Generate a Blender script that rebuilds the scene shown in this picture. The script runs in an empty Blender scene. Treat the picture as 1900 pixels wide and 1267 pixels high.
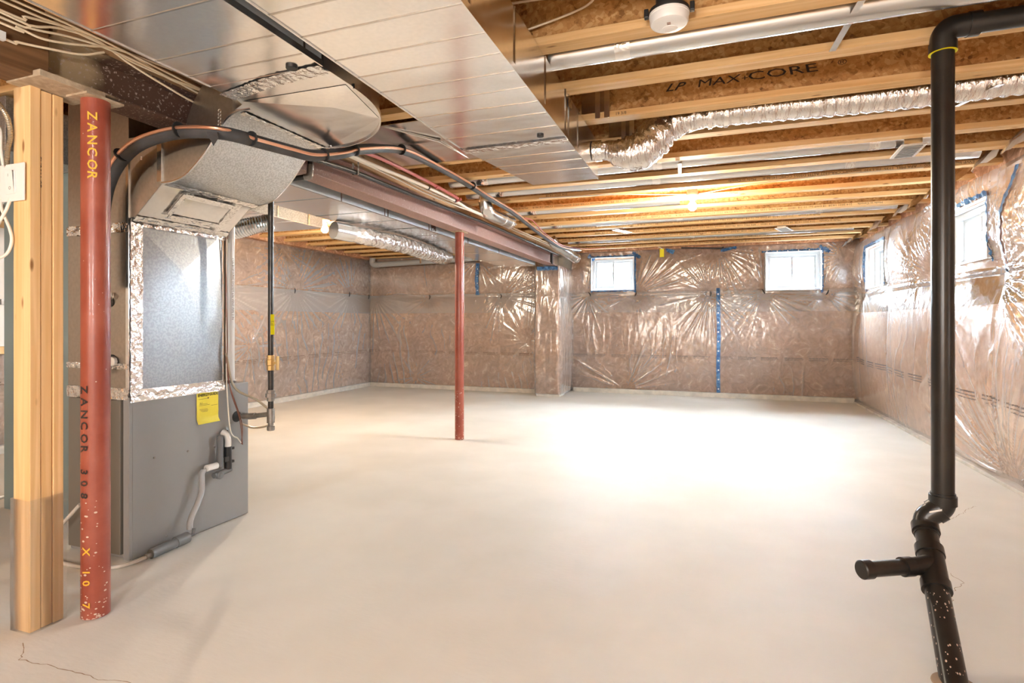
import bpy, bmesh, math, random
import numpy as np
from mathutils import Vector, Matrix
random.seed(7)
C = bpy.context.scene.collection
S = bpy.context.scene
PI = math.pi

# ---------------------------------------------------------------- camera, light, exposure
cam_d = bpy.data.cameras.new('camera')
cam = bpy.data.objects.new('camera', cam_d); C.objects.link(cam); S.camera = cam
FOC = 1030.0
cam_d.sensor_fit = 'HORIZONTAL'; cam_d.sensor_width = 36.0
cam_d.lens = 36.0*FOC/1900.0
cam_d.shift_y = -33.5/1900.0
cam_d.clip_start = 0.02
YAW = math.atan(368/FOC)
cam.location = (0, 0, 1.21)
cam.rotation_euler = (PI/2, 0, YAW)

S.view_settings.view_transform = 'Standard'
S.view_settings.look = 'None'
S.view_settings.gamma = 1.0
S.view_settings.use_curve_mapping = False
S.view_settings.exposure = 1.55
S.cycles.max_bounces = 10
S.cycles.diffuse_bounces = 6
S.cycles.glossy_bounces = 4
S.cycles.transmission_bounces = 6
S.cycles.transparent_max_bounces = 14
S.cycles.sample_clamp_indirect = 8
S.cycles.sample_clamp_direct = 40
S.cycles.caustics_reflective = False
S.cycles.caustics_refractive = False

w = bpy.data.worlds.new('sky'); S.world = w; w.use_nodes = True
bg = w.node_tree.nodes['Background']
bg.inputs[0].default_value = (0.86, 0.93, 1.0, 1); bg.inputs[1].default_value = 2.6

def point(name, loc, power, col, r=0.05):
    l = bpy.data.lights.new(name, 'POINT'); l.energy = power; l.color = col; l.shadow_soft_size = r
    o = bpy.data.objects.new(name, l); C.objects.link(o); o.location = loc; return o
def area(name, loc, rot, sx, sy, power, col):
    l = bpy.data.lights.new(name, 'AREA'); l.shape = 'RECTANGLE'; l.size = sx; l.size_y = sy
    l.energy = power; l.color = col
    o = bpy.data.objects.new(name, l); C.objects.link(o); o.location = loc; o.rotation_euler = rot; return o
WARM = (1.0, 0.85, 0.66)
COOL = (0.80, 0.90, 1.0)
# the two bare bulbs in view
point('bulb_or_fill_light', (-0.162, 5.60, 2.335), 40, WARM, .035)
point('bulb_or_fill_light', (-4.20, 5.32, 2.30), 50, WARM, .035)
# unseen fill lights added behind the camera to brighten ceiling and near floor
point('bulb_or_fill_light', (-.2, -1.5, 1.55), 84, (1.0, .98, .95), .22)
point('bulb_or_fill_light', (-1.7, -1.9, 1.55), 54, (1.0, .98, .95), .22)
point('bulb_or_fill_light', (-4.9, -1.4, 2.30), 16, WARM, .15)
# daylight: a broad, soft (overcast) light from the garden side and one from the right-hand side,
# reaching the room only through its four window openings
def sun(name, rot, e, ang, col):
    l = bpy.data.lights.new(name, 'SUN'); l.energy = e; l.angle = ang; l.color = col
    o = bpy.data.objects.new(name, l); C.objects.link(o); o.rotation_euler = rot; return o
sun('daylight_back', (-PI/2+math.radians(30), 0, math.radians(8)), 120, math.radians(75), COOL)
sun('daylight_side', (PI/2-math.radians(32), 0, math.radians(90+8)), 95, math.radians(75), COOL)

# ---------------------------------------------------------------- materials
def mat(name, col, rough=.6, metal=0.0, spec=.5, col2=None, nscale=8, stretch=(1,1,1), bump=0, bscale=40, bstretch=(1,1,1),
        coat=0, ramp=(.35,.65), detail=4, rvar=0, bdist=.01):
    m = bpy.data.materials.new(name); m.use_nodes = True
    nt = m.node_tree; N = nt.nodes; L = nt.links
    p = N['Principled BSDF']
    p.inputs['Base Color'].default_value = (*col, 1); p.inputs['Roughness'].default_value = rough
    p.inputs['Metallic'].default_value = metal; p.inputs['Specular IOR Level'].default_value = spec
    p.inputs['Coat Weight'].default_value = coat; p.inputs['Coat Roughness'].default_value = .1
    tc = N.new('ShaderNodeTexCoord')
    if col2 is not None or rvar:
        mp = N.new('ShaderNodeMapping'); mp.inputs['Scale'].default_value = stretch
        L.new(tc.outputs['Object'], mp.inputs[0])
        n = N.new('ShaderNodeTexNoise'); n.inputs['Scale'].default_value = nscale; n.inputs['Detail'].default_value = detail
        L.new(mp.outputs[0], n.inputs['Vector'])
        if col2 is not None:
            r = N.new('ShaderNodeValToRGB')
            r.color_ramp.elements[0].position = ramp[0]; r.color_ramp.elements[1].position = ramp[1]
            r.color_ramp.elements[0].color = (*col, 1); r.color_ramp.elements[1].color = (*col2, 1)
            L.new(n.outputs[0], r.inputs[0]); L.new(r.outputs[0], p.inputs['Base Color'])
        if rvar:
            mr = N.new('ShaderNodeMapRange'); mr.inputs[3].default_value = max(.02, rough-rvar); mr.inputs[4].default_value = rough+rvar
            mr.inputs[1].default_value = .3; mr.inputs[2].default_value = .7
            L.new(n.outputs[0], mr.inputs[0]); L.new(mr.outputs[0], p.inputs['Roughness'])
    if bump:
        mp2 = N.new('ShaderNodeMapping'); mp2.inputs['Scale'].default_value = bstretch
        L.new(tc.outputs['Object'], mp2.inputs[0])
        n2 = N.new('ShaderNodeTexNoise'); n2.inputs['Scale'].default_value = bscale; n2.inputs['Detail'].default_value = 3
        L.new(mp2.outputs[0], n2.inputs['Vector'])
        b = N.new('ShaderNodeBump'); b.inputs['Strength'].default_value = bump; b.inputs['Distance'].default_value = bdist
        L.new(n2.outputs[0], b.inputs['Height']); L.new(b.outputs[0], p.inputs['Normal'])
        L.new(b.outputs[0], p.inputs['Coat Normal'])
    return m

def emis(name, col, s):
    m = bpy.data.materials.new(name); m.use_nodes = True
    N = m.node_tree.nodes; N.clear(); e = N.new('ShaderNodeEmission'); o = N.new('ShaderNodeOutputMaterial')
    e.inputs[0].default_value = (*col, 1); e.inputs[1].default_value = s
    m.node_tree.links.new(e.outputs[0], o.inputs[0]); return m

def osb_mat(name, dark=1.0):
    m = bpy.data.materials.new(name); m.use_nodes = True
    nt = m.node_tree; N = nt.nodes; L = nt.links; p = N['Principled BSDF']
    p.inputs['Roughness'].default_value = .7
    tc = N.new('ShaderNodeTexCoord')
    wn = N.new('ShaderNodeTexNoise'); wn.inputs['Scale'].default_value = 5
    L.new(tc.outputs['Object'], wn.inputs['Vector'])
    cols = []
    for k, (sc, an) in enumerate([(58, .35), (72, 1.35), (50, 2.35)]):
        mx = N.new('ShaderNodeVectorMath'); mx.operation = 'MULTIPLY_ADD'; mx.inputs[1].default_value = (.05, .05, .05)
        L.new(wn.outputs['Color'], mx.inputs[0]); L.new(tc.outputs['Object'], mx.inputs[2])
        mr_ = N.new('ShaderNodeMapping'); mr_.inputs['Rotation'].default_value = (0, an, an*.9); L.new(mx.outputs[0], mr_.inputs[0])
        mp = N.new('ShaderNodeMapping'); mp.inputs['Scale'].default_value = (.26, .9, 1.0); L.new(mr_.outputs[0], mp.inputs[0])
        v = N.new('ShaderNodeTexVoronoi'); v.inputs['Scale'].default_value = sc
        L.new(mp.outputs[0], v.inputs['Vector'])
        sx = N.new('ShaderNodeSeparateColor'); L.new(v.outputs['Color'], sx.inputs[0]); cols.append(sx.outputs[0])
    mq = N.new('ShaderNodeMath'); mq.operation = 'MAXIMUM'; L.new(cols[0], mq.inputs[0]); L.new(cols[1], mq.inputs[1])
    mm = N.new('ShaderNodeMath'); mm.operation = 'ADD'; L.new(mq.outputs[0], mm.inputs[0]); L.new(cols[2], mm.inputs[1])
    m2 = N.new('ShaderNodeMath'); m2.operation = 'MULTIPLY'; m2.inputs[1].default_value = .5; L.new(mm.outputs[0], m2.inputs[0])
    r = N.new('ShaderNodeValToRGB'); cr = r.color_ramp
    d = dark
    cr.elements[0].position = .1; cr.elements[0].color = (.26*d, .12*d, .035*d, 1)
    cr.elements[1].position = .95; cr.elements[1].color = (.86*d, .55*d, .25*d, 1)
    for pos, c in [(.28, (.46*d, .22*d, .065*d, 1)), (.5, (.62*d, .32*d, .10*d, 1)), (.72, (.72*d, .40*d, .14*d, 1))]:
        e = cr.elements.new(pos); e.color = c
    L.new(m2.outputs[0], r.inputs[0]); L.new(r.outputs[0], p.inputs['Base Color'])
    b = N.new('ShaderNodeBump'); b.inputs['Strength'].default_value = .3; b.inputs['Distance'].default_value = .003
    L.new(m2.outputs[0], b.inputs['Height']); L.new(b.outputs[0], p.inputs['Normal'])
    return m

def wood(name, a, b, knots=True, axis=0, rough=.65):
    """pine with long grain along one axis and a few knots"""
    m = bpy.data.materials.new(name); m.use_nodes = True
    nt = m.node_tree; N = nt.nodes; L = nt.links; p = N['Principled BSDF']
    p.inputs['Roughness'].default_value = rough
    tc = N.new('ShaderNodeTexCoord')
    oi = N.new('ShaderNodeObjectInfo')
    ad = N.new('ShaderNodeVectorMath'); ad.operation = 'MULTIPLY_ADD'
    L.new(oi.outputs['Random'], ad.inputs[0]); ad.inputs[1].default_value = (9, 9, 9); L.new(tc.outputs['Object'], ad.inputs[2])
    st = [38, 38, 38]; st[axis] = 1.2
    mp = N.new('ShaderNodeMapping'); mp.inputs['Scale'].default_value = st; L.new(ad.outputs[0], mp.inputs[0])
    n = N.new('ShaderNodeTexNoise'); n.inputs['Scale'].default_value = 1; n.inputs['Detail'].default_value = 3
    n.inputs['Distortion'].default_value = .6
    L.new(mp.outputs[0], n.inputs['Vector'])
    r = N.new('ShaderNodeValToRGB'); r.color_ramp.elements[0].position = .3; r.color_ramp.elements[1].position = .7
    r.color_ramp.elements[0].color = (*a, 1); r.color_ramp.elements[1].color = (*b, 1); L.new(n.outputs[0], r.inputs[0])
    out = r.outputs[0]
    if knots:
        ks = [14, 14, 14]; ks[axis] = 4
        mk = N.new('ShaderNodeMapping'); mk.inputs['Scale'].default_value = ks; L.new(ad.outputs[0], mk.inputs[0])
        v = N.new('ShaderNodeTexVoronoi'); v.inputs['Scale'].default_value = 1.0; v.inputs['Randomness'].default_value = 1
        L.new(mk.outputs[0], v.inputs['Vector'])
        k = N.new('ShaderNodeValToRGB'); k.color_ramp.elements[0].position = .06; k.color_ramp.elements[1].position = .13
        k.color_ramp.elements[0].color = (1, 1, 1, 1); k.color_ramp.elements[1].color = (0, 0, 0, 1)
        L.new(v.outputs['Distance'], k.inputs[0])
        mx = N.new('ShaderNodeMix'); mx.data_type = 'RGBA'
        L.new(k.outputs[0], mx.inputs[0]); L.new(out, mx.inputs[6]); mx.inputs[7].default_value = (a[0]*.42, a[1]*.32, a[2]*.25, 1)
        out = mx.outputs[2]
    L.new(out, p.inputs['Base Color'])
    b_ = N.new('ShaderNodeBump'); b_.inputs['Strength'].default_value = .25; b_.inputs['Distance'].default_value = .002
    L.new(n.outputs[0], b_.inputs['Height']); L.new(b_.outputs[0], p.inputs['Normal'])
    return m

def poly_mat(name, haze, top=1.7, tint=(.995, .99, .985), rough=.16, gloss=1.5):
    """thin translucent polyethylene film"""
    m = bpy.data.materials.new(name); m.use_nodes = True
    nt = m.node_tree; N = nt.nodes; L = nt.links; N.clear()
    out = N.new('ShaderNodeOutputMaterial')
    tr = N.new('ShaderNodeBsdfTransparent'); tr.inputs[0].default_value = (*tint, 1)
    df = N.new('ShaderNodeBsdfDiffuse'); df.inputs[0].default_value = (.93, .93, .94, 1)
    gl = N.new('ShaderNodeBsdfGlossy'); gl.inputs['Roughness'].default_value = rough; gl.inputs[0].default_value = (1, 1, 1, 1)
    tc = N.new('ShaderNodeTexCoord')
    n = N.new('ShaderNodeTexNoise'); n.inputs['Scale'].default_value = 17; n.inputs['Detail'].default_value = 2; n.inputs['Distortion'].default_value = .8
    mpn = N.new('ShaderNodeMapping'); mpn.inputs['Scale'].default_value = (1, 1, .4); L.new(tc.outputs['Object'], mpn.inputs[0])
    L.new(mpn.outputs[0], n.inputs['Vector'])
    b = N.new('ShaderNodeBump'); b.inputs['Strength'].default_value = .22; b.inputs['Distance'].default_value = .006
    L.new(n.outputs[0], b.inputs['Height'])
    for s in (df, gl): L.new(b.outputs[0], s.inputs['Normal'])
    lw = N.new('ShaderNodeLayerWeight'); lw.inputs[0].default_value = .5; L.new(b.outputs[0], lw.inputs['Normal'])
    mr = N.new('ShaderNodeMapRange'); mr.inputs[1].default_value = 0; mr.inputs[2].default_value = 1
    mr.inputs[3].default_value = haze; mr.inputs[4].default_value = min(1, haze*top)
    L.new(lw.outputs['Facing'], mr.inputs[0])
    atn = N.new('ShaderNodeAttribute'); atn.attribute_name = 'bunch'    # gathered film lies double and treble, so it is whiter
    hz = N.new('ShaderNodeMath'); hz.operation = 'MULTIPLY_ADD'; hz.use_clamp = True; hz.inputs[1].default_value = .20
    L.new(atn.outputs['Fac'], hz.inputs[0]); L.new(mr.outputs[0], hz.inputs[2]); mr = hz
    m1 = N.new('ShaderNodeMixShader'); L.new(mr.outputs[0], m1.inputs[0]); L.new(tr.outputs[0], m1.inputs[1])
    tl = N.new('ShaderNodeBsdfTranslucent'); tl.inputs[0].default_value = (.95, .95, .95, 1); L.new(b.outputs[0], tl.inputs['Normal'])
    m0 = N.new('ShaderNodeMixShader'); m0.inputs[0].default_value = .3; L.new(df.outputs[0], m0.inputs[1]); L.new(tl.outputs[0], m0.inputs[2])
    L.new(m0.outputs[0], m1.inputs[2])
    fr = N.new('ShaderNodeFresnel'); fr.inputs[0].default_value = 1.5; L.new(b.outputs[0], fr.inputs['Normal'])
    fm = N.new('ShaderNodeMath'); fm.operation = 'MULTIPLY'; fm.inputs[1].default_value = gloss; fm.use_clamp = True; L.new(fr.outputs[0], fm.inputs[0])
    m2 = N.new('ShaderNodeMixShader'); L.new(fm.outputs[0], m2.inputs[0]); L.new(m1.outputs[0], m2.inputs[1]); L.new(gl.outputs[0], m2.inputs[2])
    L.new(m2.outputs[0], out.inputs[0])
    return m

def insulation_mat(name):
    m = bpy.data.materials.new(name); m.use_nodes = True
    nt = m.node_tree; N = nt.nodes; L = nt.links; p = N['Principled BSDF']
    p.inputs['Roughness'].default_value = 1; p.inputs['Specular IOR Level'].default_value = .05
    tc = N.new('ShaderNodeTexCoord')
    n1 = N.new('ShaderNodeTexNoise'); n1.inputs['Scale'].default_value = 6.5; n1.inputs['Detail'].default_value = 6; n1.inputs['Distortion'].default_value = 2.2
    n1.inputs['Roughness'].default_value = .62
    n2 = N.new('ShaderNodeTexNoise'); n2.inputs['Scale'].default_value = 1.6; n2.inputs['Detail'].default_value = 3
    L.new(tc.outputs['Object'], n1.inputs['Vector']); L.new(tc.outputs['Object'], n2.inputs['Vector'])
    r1 = N.new('ShaderNodeValToRGB'); cr = r1.color_ramp
    cr.elements[0].position = .34; cr.elements[0].color = (.34, .19, .105, 1)
    cr.elements[1].position = .68; cr.elements[1].color = (.92, .71, .50, 1)
    e = cr.elements.new(.48); e.color = (.52, .305, .185, 1)
    e = cr.elements.new(.6); e.color = (.64, .41, .27, 1)
    L.new(n1.outputs[0], r1.inputs[0])
    r2 = N.new('ShaderNodeValToRGB'); r2.color_ramp.elements[0].position = .35; r2.color_ramp.elements[1].position = .65
    r2.color_ramp.elements[0].color = (.88, .82, .84, 1); r2.color_ramp.elements[1].color = (1.15, 1.06, 1.0, 1)
    L.new(n2.outputs[0], r2.inputs[0])
    mx = N.new('ShaderNodeMix'); mx.data_type = 'RGBA'; mx.blend_type = 'MULTIPLY'; mx.inputs[0].default_value = 1
    L.new(r1.outputs[0], mx.inputs[6]); L.new(r2.outputs[0], mx.inputs[7]); L.new(mx.outputs[2], p.inputs['Base Color'])
    b = N.new('ShaderNodeBump'); b.inputs['Strength'].default_value = .5; b.inputs['Distance'].default_value = .01
    L.new(n1.outputs[0], b.inputs['Height']); L.new(b.outputs[0], p.inputs['Normal'])
    return m

def glass_mat():
    m = bpy.data.materials.new('window_glass'); m.use_nodes = True
    N = m.node_tree.nodes; L = m.node_tree.links; N.clear()
    o = N.new('ShaderNodeOutputMaterial'); t = N.new('ShaderNodeBsdfTransparent'); g = N.new('ShaderNodeBsdfGlossy'); g.inputs['Roughness'].default_value = .02
    t.inputs[0].default_value = (.95, .97, .97, 1)
    x = N.new('ShaderNodeMixShader'); x.inputs[0].default_value = .06
    L.new(t.outputs[0], x.inputs[1]); L.new(g.outputs[0], x.inputs[2]); L.new(x.outputs[0], o.inputs[0]); return m

M = {}
M['concrete_floor'] = mat('concrete_floor', (.655, .650, .605), .62, col2=(.76, .755, .715), nscale=1.7, ramp=(.3, .7), detail=8, bump=.25, bscale=22, bstretch=(1, 2.5, 1), bdist=.004, rvar=.08)
M['concrete'] = mat('concrete', (.46, .45, .43), .85, col2=(.60, .58, .54), nscale=6, bump=.3)
M['curb'] = mat('sill_concrete', (.50, .49, .46), .8, col2=(.66, .63, .57), nscale=9, bump=.3)
M['osb'] = osb_mat('oriented_strand_board')
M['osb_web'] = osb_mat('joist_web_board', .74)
M['flange'] = wood('spruce_flange', (.64, .37, .14), (.82, .57, .29), axis=0)
M['stud'] = wood('pine_stud', (.72, .45, .19), (.88, .62, .33), axis=2)
M['plate_wood'] = wood('weathered_plank', (.34, .20, .10), (.52, .34, .19), axis=1)
M['lvl'] = wood('brown_beam_wood', (.10, .045, .015), (.20, .10, .04), knots=False, axis=1)
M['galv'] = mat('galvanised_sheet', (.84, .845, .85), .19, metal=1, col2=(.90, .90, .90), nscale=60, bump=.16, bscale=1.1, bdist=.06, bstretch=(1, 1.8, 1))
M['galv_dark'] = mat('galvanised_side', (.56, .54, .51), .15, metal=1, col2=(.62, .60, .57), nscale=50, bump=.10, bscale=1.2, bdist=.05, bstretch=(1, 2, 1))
M['spangle'] = mat('spangled_galvanised', (.46, .47, .48), .40, metal=.9, col2=(.62, .63, .64), nscale=120, ramp=(.42, .58), detail=2, bump=.1, bscale=90)
M['panel'] = mat('plenum_sheet', (.30, .325, .35), .36, metal=.95, col2=(.36, .385, .41), nscale=90, ramp=(.42, .58), detail=2, bump=.06, bscale=60)
M['galv_brown_reflection'] = mat('galvanised_brown_reflection', (.44, .40, .35), .33, metal=1, col2=(.50, .46, .41), nscale=50, bump=.08, bscale=1.2, bdist=.05)  # brown in the base colour stands in for a dark reflection
M['galv_side_reflection'] = mat('galvanised_side_reflection', (.42, .45, .47), .5, metal=.45, col2=(.50, .53, .55), nscale=6)  # grey-blue base stands in for reflected light on the duct sides
M['foil'] = mat('foil_tape', (.90, .90, .90), .14, metal=1, bump=.9, bscale=32, bdist=.012)
M['flexfoil'] = mat('foil_jacket', (.86, .86, .87), .17, metal=1, bump=.8, bscale=24, bdist=.015, bstretch=(3, 1, 1))
M['ductpipe'] = mat('round_duct_metal', (.72, .74, .76), .24, metal=1, bump=.06, bscale=6)
M['steel_red'] = mat('red_primer', (.27, .055, .032), .38, col2=(.35, .095, .06), nscale=7, ramp=(.4, .68), detail=8, bump=.08, coat=.15)
M['steel_beam'] = mat('rusty_primer_steel', (.27, .15, .12), .55, col2=(.37, .25, .22), nscale=35, ramp=(.35, .7), detail=6, bump=.25, bscale=120)
def beam_mat():
    m = bpy.data.materials.new('beam_steel'); m.use_nodes = True
    nt = m.node_tree; N = nt.nodes; L = nt.links; p = N['Principled BSDF']; p.inputs['Roughness'].default_value = .6
    tc = N.new('ShaderNodeTexCoord'); sp = N.new('ShaderNodeSeparateXYZ'); L.new(tc.outputs['Object'], sp.inputs[0])
    n = N.new('ShaderNodeTexNoise'); n.inputs['Scale'].default_value = 7; n.inputs['Detail'].default_value = 6; L.new(tc.outputs['Object'], n.inputs['Vector'])
    ad = N.new('ShaderNodeMath'); ad.operation = 'MULTIPLY_ADD'; ad.inputs[1].default_value = .25; L.new(n.outputs[0], ad.inputs[0]); L.new(sp.outputs[1], ad.inputs[2])
    mr = N.new('ShaderNodeMapRange'); mr.inputs[1].default_value = -3.8; mr.inputs[2].default_value = 0.2; L.new(ad.outputs[0], mr.inputs[0])
    r = N.new('ShaderNodeValToRGB'); cr = r.color_ramp
    cr.elements[0].position = .075; cr.elements[0].color = (.40, .30, .18, 1); cr.elements[1].position = .5; cr.elements[1].color = (.36, .22, .19, 1)
    e = cr.elements.new(.095); e.color = (.085, .045, .028, 1)
    e = cr.elements.new(.26); e.color = (.12, .06, .045, 1)
    L.new(mr.outputs[0], r.inputs[0])
    s2 = N.new('ShaderNodeTexNoise'); s2.inputs['Scale'].default_value = 90; s2.inputs['Detail'].default_value = 3; L.new(tc.outputs['Object'], s2.inputs['Vector'])
    k = N.new('ShaderNodeValToRGB'); k.color_ramp.elements[0].position = .60; k.color_ramp.elements[1].position = .68; L.new(s2.outputs[0], k.inputs[0])
    mx = N.new('ShaderNodeMix'); mx.data_type = 'RGBA'; L.new(k.outputs[0], mx.inputs[0]); L.new(r.outputs[0], mx.inputs[6]); mx.inputs[7].default_value = (.46, .36, .30, 1)
    L.new(mx.outputs[2], p.inputs['Base Color'])
    return m
M['steel_beam'] = beam_mat()
M['steel_dust'] = mat('dusty_steel', (.36, .27, .18), .8, col2=(.52, .42, .30), nscale=26, detail=6, bump=.3, bscale=60)
M['furnace'] = mat('grey_painted_steel', (.26, .265, .27), .42, col2=(.28, .285, .285), nscale=2, bump=.03, bscale=3)
M['furnace_in'] = mat('dark_painted_steel', (.16, .15, .13), .45)
M['black_pipe'] = mat('black_abs_plastic', (.012, .011, .010), .30, col2=(.028, .024, .020), nscale=9, detail=6, ramp=(.45, .8), bump=.03)
M['black'] = mat('black_plastic', (.015, .015, .016), .45)
M['gas_black'] = mat('black_iron', (.028, .027, .027), .30, metal=.5, col2=(.05, .048, .045), nscale=30)
M['iron'] = mat('grey_iron', (.23, .215, .20), .42, metal=.7, col2=(.32, .30, .28), nscale=30)
M['brass'] = mat('brass', (.62, .42, .17), .38, metal=.8)
M['copper'] = mat('copper', (.86, .48, .33), .30, metal=.9)
M['foam'] = mat('black_foam', (.035, .034, .036), .62, col2=(.07, .07, .075), nscale=6, bump=.2, bscale=14)
M['white'] = mat('white_plastic', (.80, .80, .79), .35)
M['pvc'] = mat('white_pvc', (.82, .81, .79), .32, col2=(.74, .73, .71), nscale=5)
M['vinyl'] = mat('window_vinyl', (.48, .50, .52), .4)
M['cream'] = mat('cream_cable', (.88, .74, .55), .45, col2=(.80, .66, .46), nscale=9)
M['cable_w'] = mat('white_cable', (.80, .77, .70), .45)
M['redpex'] = mat('red_tubing', (.48, .12, .12), .4)
M['wire_b'] = mat('brown_wire', (.20, .08, .05), .45)
M['grey_tube'] = mat('grey_hose', (.40, .41, .42), .4)
M['clear_tube'] = mat('vinyl_hose', (.60, .57, .52), .25, coat=.5)
M['pump'] = mat('grey_tube_body', (.15, .16, .17), .38)
M['yellow'] = mat('yellow_label', (.86, .74, .05), .5, col2=(.80, .66, .04), nscale=7, bump=.3, bscale=10)
M['tag'] = mat('yellow_tag', (.84, .76, .0), .5)
M['ink'] = mat('black_ink', (.025, .02, .018), .7)
M['ink_soft'] = mat('faded_ink', (.15, .085, .045), .8)
M['ink_grey'] = mat('film_print', (.13, .12, .12), .8)
M['crayon'] = mat('yellow_crayon', (.80, .45, .04), .7)
M['blue'] = mat('blue_sheathing_tape', (.025, .10, .26), .3, col2=(.10, .26, .50), nscale=25, ramp=(.45, .62), bump=.6, bscale=30)
M['dot'] = mat('white_dot_print', (.8, .82, .85), .5)
M['insul'] = insulation_mat('brown_fibreglass')
M['film'] = poly_mat('vapour_film', .24, rough=.19, gloss=2.8)
M['film_r'] = poly_mat('vapour_film_side', .27, top=2.0, rough=.25, gloss=.5)
M['film3'] = poly_mat('crumpled_film', .5, rough=.2, gloss=1.5)
M['film_white'] = mat('film_over_white_reveal', (.80, .80, .80), .35)
M['film2'] = poly_mat('vapour_film_overlap', .27, top=1.4)
M['glass'] = glass_mat()
M['bulb'] = emis('lit_bulb', (1.0, .86, .62), 60)
M['crack'] = mat('crack_brown', (.33, .24, .16), .9)  # flat brown for the floor cracks and the ring at the pipe foot
M['bx'] = mat('armoured_cable', (.50, .44, .34), .35, metal=.8)

# ---------------------------------------------------------------- mesh helpers
WL = {}     # world location of every object made
class MB:
    def __init__(s): s.v = []; s.f = []
    def add(s, vs, fs):
        o = len(s.v); s.v += [tuple(p) for p in vs]; s.f += [tuple(i+o for i in f) for f in fs]; return s
    def box(s, x0, x1, y0, y1, z0, z1):
        return s.add([(x0,y0,z0),(x1,y0,z0),(x1,y1,z0),(x0,y1,z0),(x0,y0,z1),(x1,y0,z1),(x1,y1,z1),(x0,y1,z1)],
              [(0,3,2,1),(4,5,6,7),(0,1,5,4),(1,2,6,5),(2,3,7,6),(3,0,4,7)])
    def quad(s, a, b, c, d): return s.add([a,b,c,d], [(0,1,2,3)])
    def prism(s, pts, off):
        """closed polygon (list of 3D points) extruded by vector off"""
        n = len(pts); o = Vector(off)
        a = [Vector(p) for p in pts]
        return s.add(a+[p+o for p in a], [tuple(range(n)), tuple(range(2*n-1, n-1, -1))]+[(i, (i+1)%n+0, (i+1)%n+n, i+n)[::-1] for i in range(n)])
    def tube(s, pts, r, seg=12, caps=True, wob=0, wf=20):
        pts = [Vector(p) for p in pts]; n = len(pts)
        rs = r if isinstance(r, (list, tuple)) else [r]*n
        up = None; rings = []
        for i, p in enumerate(pts):
            t = (pts[min(i+1, n-1)]-pts[max(i-1, 0)]).normalized()
            if up is None:
                up = Vector((0,0,1)) if abs(t.z) < .9 else Vector((1,0,0))
            a = (up - t*up.dot(t)).normalized(); up = a; b = t.cross(a)
            ring = []
            for k in range(seg):
                q = 2*PI*k/seg; rr = rs[i]
                if wob: rr *= 1 + wob*(random.random()-.5)
                ring.append(p + a*(rr*math.cos(q)) + b*(rr*math.sin(q)))
            rings.append(ring)
        vs = [v for g in rings for v in g]
        fs = [(i*seg+k, i*seg+(k+1)%seg, (i+1)*seg+(k+1)%seg, (i+1)*seg+k) for i in range(n-1) for k in range(seg)]
        if caps:
            fs.append(tuple(range(seg))[::-1]); fs.append(tuple((n-1)*seg+k for k in range(seg)))
        return s.add(vs, fs)
    def lathe(s, c, prof, seg=24, axis='z'):
        """prof: list of (r, h) about an axis through c"""
        vs = []; c = Vector(c)
        for r, h in prof:
            for k in range(seg):
                q = 2*PI*k/seg; a, b = r*math.cos(q), r*math.sin(q)
                d = {'z': (a, b, h), 'x': (h, a, b), 'y': (b, h, a)}[axis]
                vs.append(c+Vector(d))
        n = len(prof)
        fs = [(i*seg+k, i*seg+(k+1)%seg, (i+1)*seg+(k+1)%seg, (i+1)*seg+k) for i in range(n-1) for k in range(seg)]
        fs += [tuple(range(seg))[::-1], tuple((n-1)*seg+k for k in range(seg))]
        return s.add(vs, fs)

def smooth_path(pts, n=6):
    """Catmull-Rom through the points"""
    P = [Vector(p) for p in pts]; P = [P[0]*2-P[1]]+P+[P[-1]*2-P[-2]]; out = []
    for i in range(1, len(P)-2):
        for k in range(n):
            t = k/n; a, b, c, d = P[i-1:i+3]
            out.append(.5*((2*b)+(c-a)*t+(2*a-5*b+4*c-d)*t*t+(3*b-a-3*c+d)*t**3))
    out.append(P[-2]); return out

def finish(me, smooth):
    if smooth is True: me.shade_smooth() if hasattr(me, 'shade_smooth') else None
    elif smooth:
        me.shade_smooth()
        bm = bmesh.new(); bm.from_mesh(me)
        for e in bm.edges:
            if len(e.link_faces) == 2: e.smooth = e.calc_face_angle(0) < smooth
            else: e.smooth = False
        bm.to_mesh(me); bm.free()

def obj(name, mb, m, parent=None, smooth=.6, bevel=0, origin=None, label=None):
    vs = np.array(mb.v, dtype=float)
    if origin is None:
        origin = Vector(WL[parent.name]) if parent else Vector(((vs[:,0].min()+vs[:,0].max())/2, (vs[:,1].min()+vs[:,1].max())/2, vs[:,2].min()))
    o3 = np.array(origin)
    me = bpy.data.meshes.new(name); me.from_pydata([tuple(p) for p in (vs-o3)], [], mb.f)
    me.materials.append(M[m] if isinstance(m, str) else m)
    bm = bmesh.new(); bm.from_mesh(me); bmesh.ops.recalc_face_normals(bm, faces=bm.faces); bm.to_mesh(me); bm.free()
    finish(me, smooth)
    ob = bpy.data.objects.new(name, me); C.objects.link(ob)
    WL[ob.name] = tuple(origin)
    if parent:
        ob.parent = parent; ob.location = Vector(origin)-Vector(WL[parent.name])
    else: ob.location = origin
    if bevel:
        b = ob.modifiers.new('bevel', 'BEVEL'); b.width = bevel; b.segments = 2; b.limit_method = 'ANGLE'; b.angle_limit = .7
    if label: ob['label'] = label
    return ob
def thing(name, label, cat, loc, group=None):
    o = bpy.data.objects.new(name, None); C.objects.link(o); o.location = loc; o.empty_display_size = .1
    WL[o.name] = tuple(loc); o['label'] = label; o['category'] = cat
    if group: o['group'] = group
    return o
def tag(o, label, cat, group=None):
    o['label'] = label; o['category'] = cat
    if group: o['group'] = group
    return o
def struct(o): o['kind'] = 'structure'; return o
def empty_struct(name, loc=(0,0,0)):
    o = bpy.data.objects.new(name, None); C.objects.link(o); o.location = loc; WL[o.name] = tuple(loc); o['kind'] = 'structure'; return o
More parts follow.
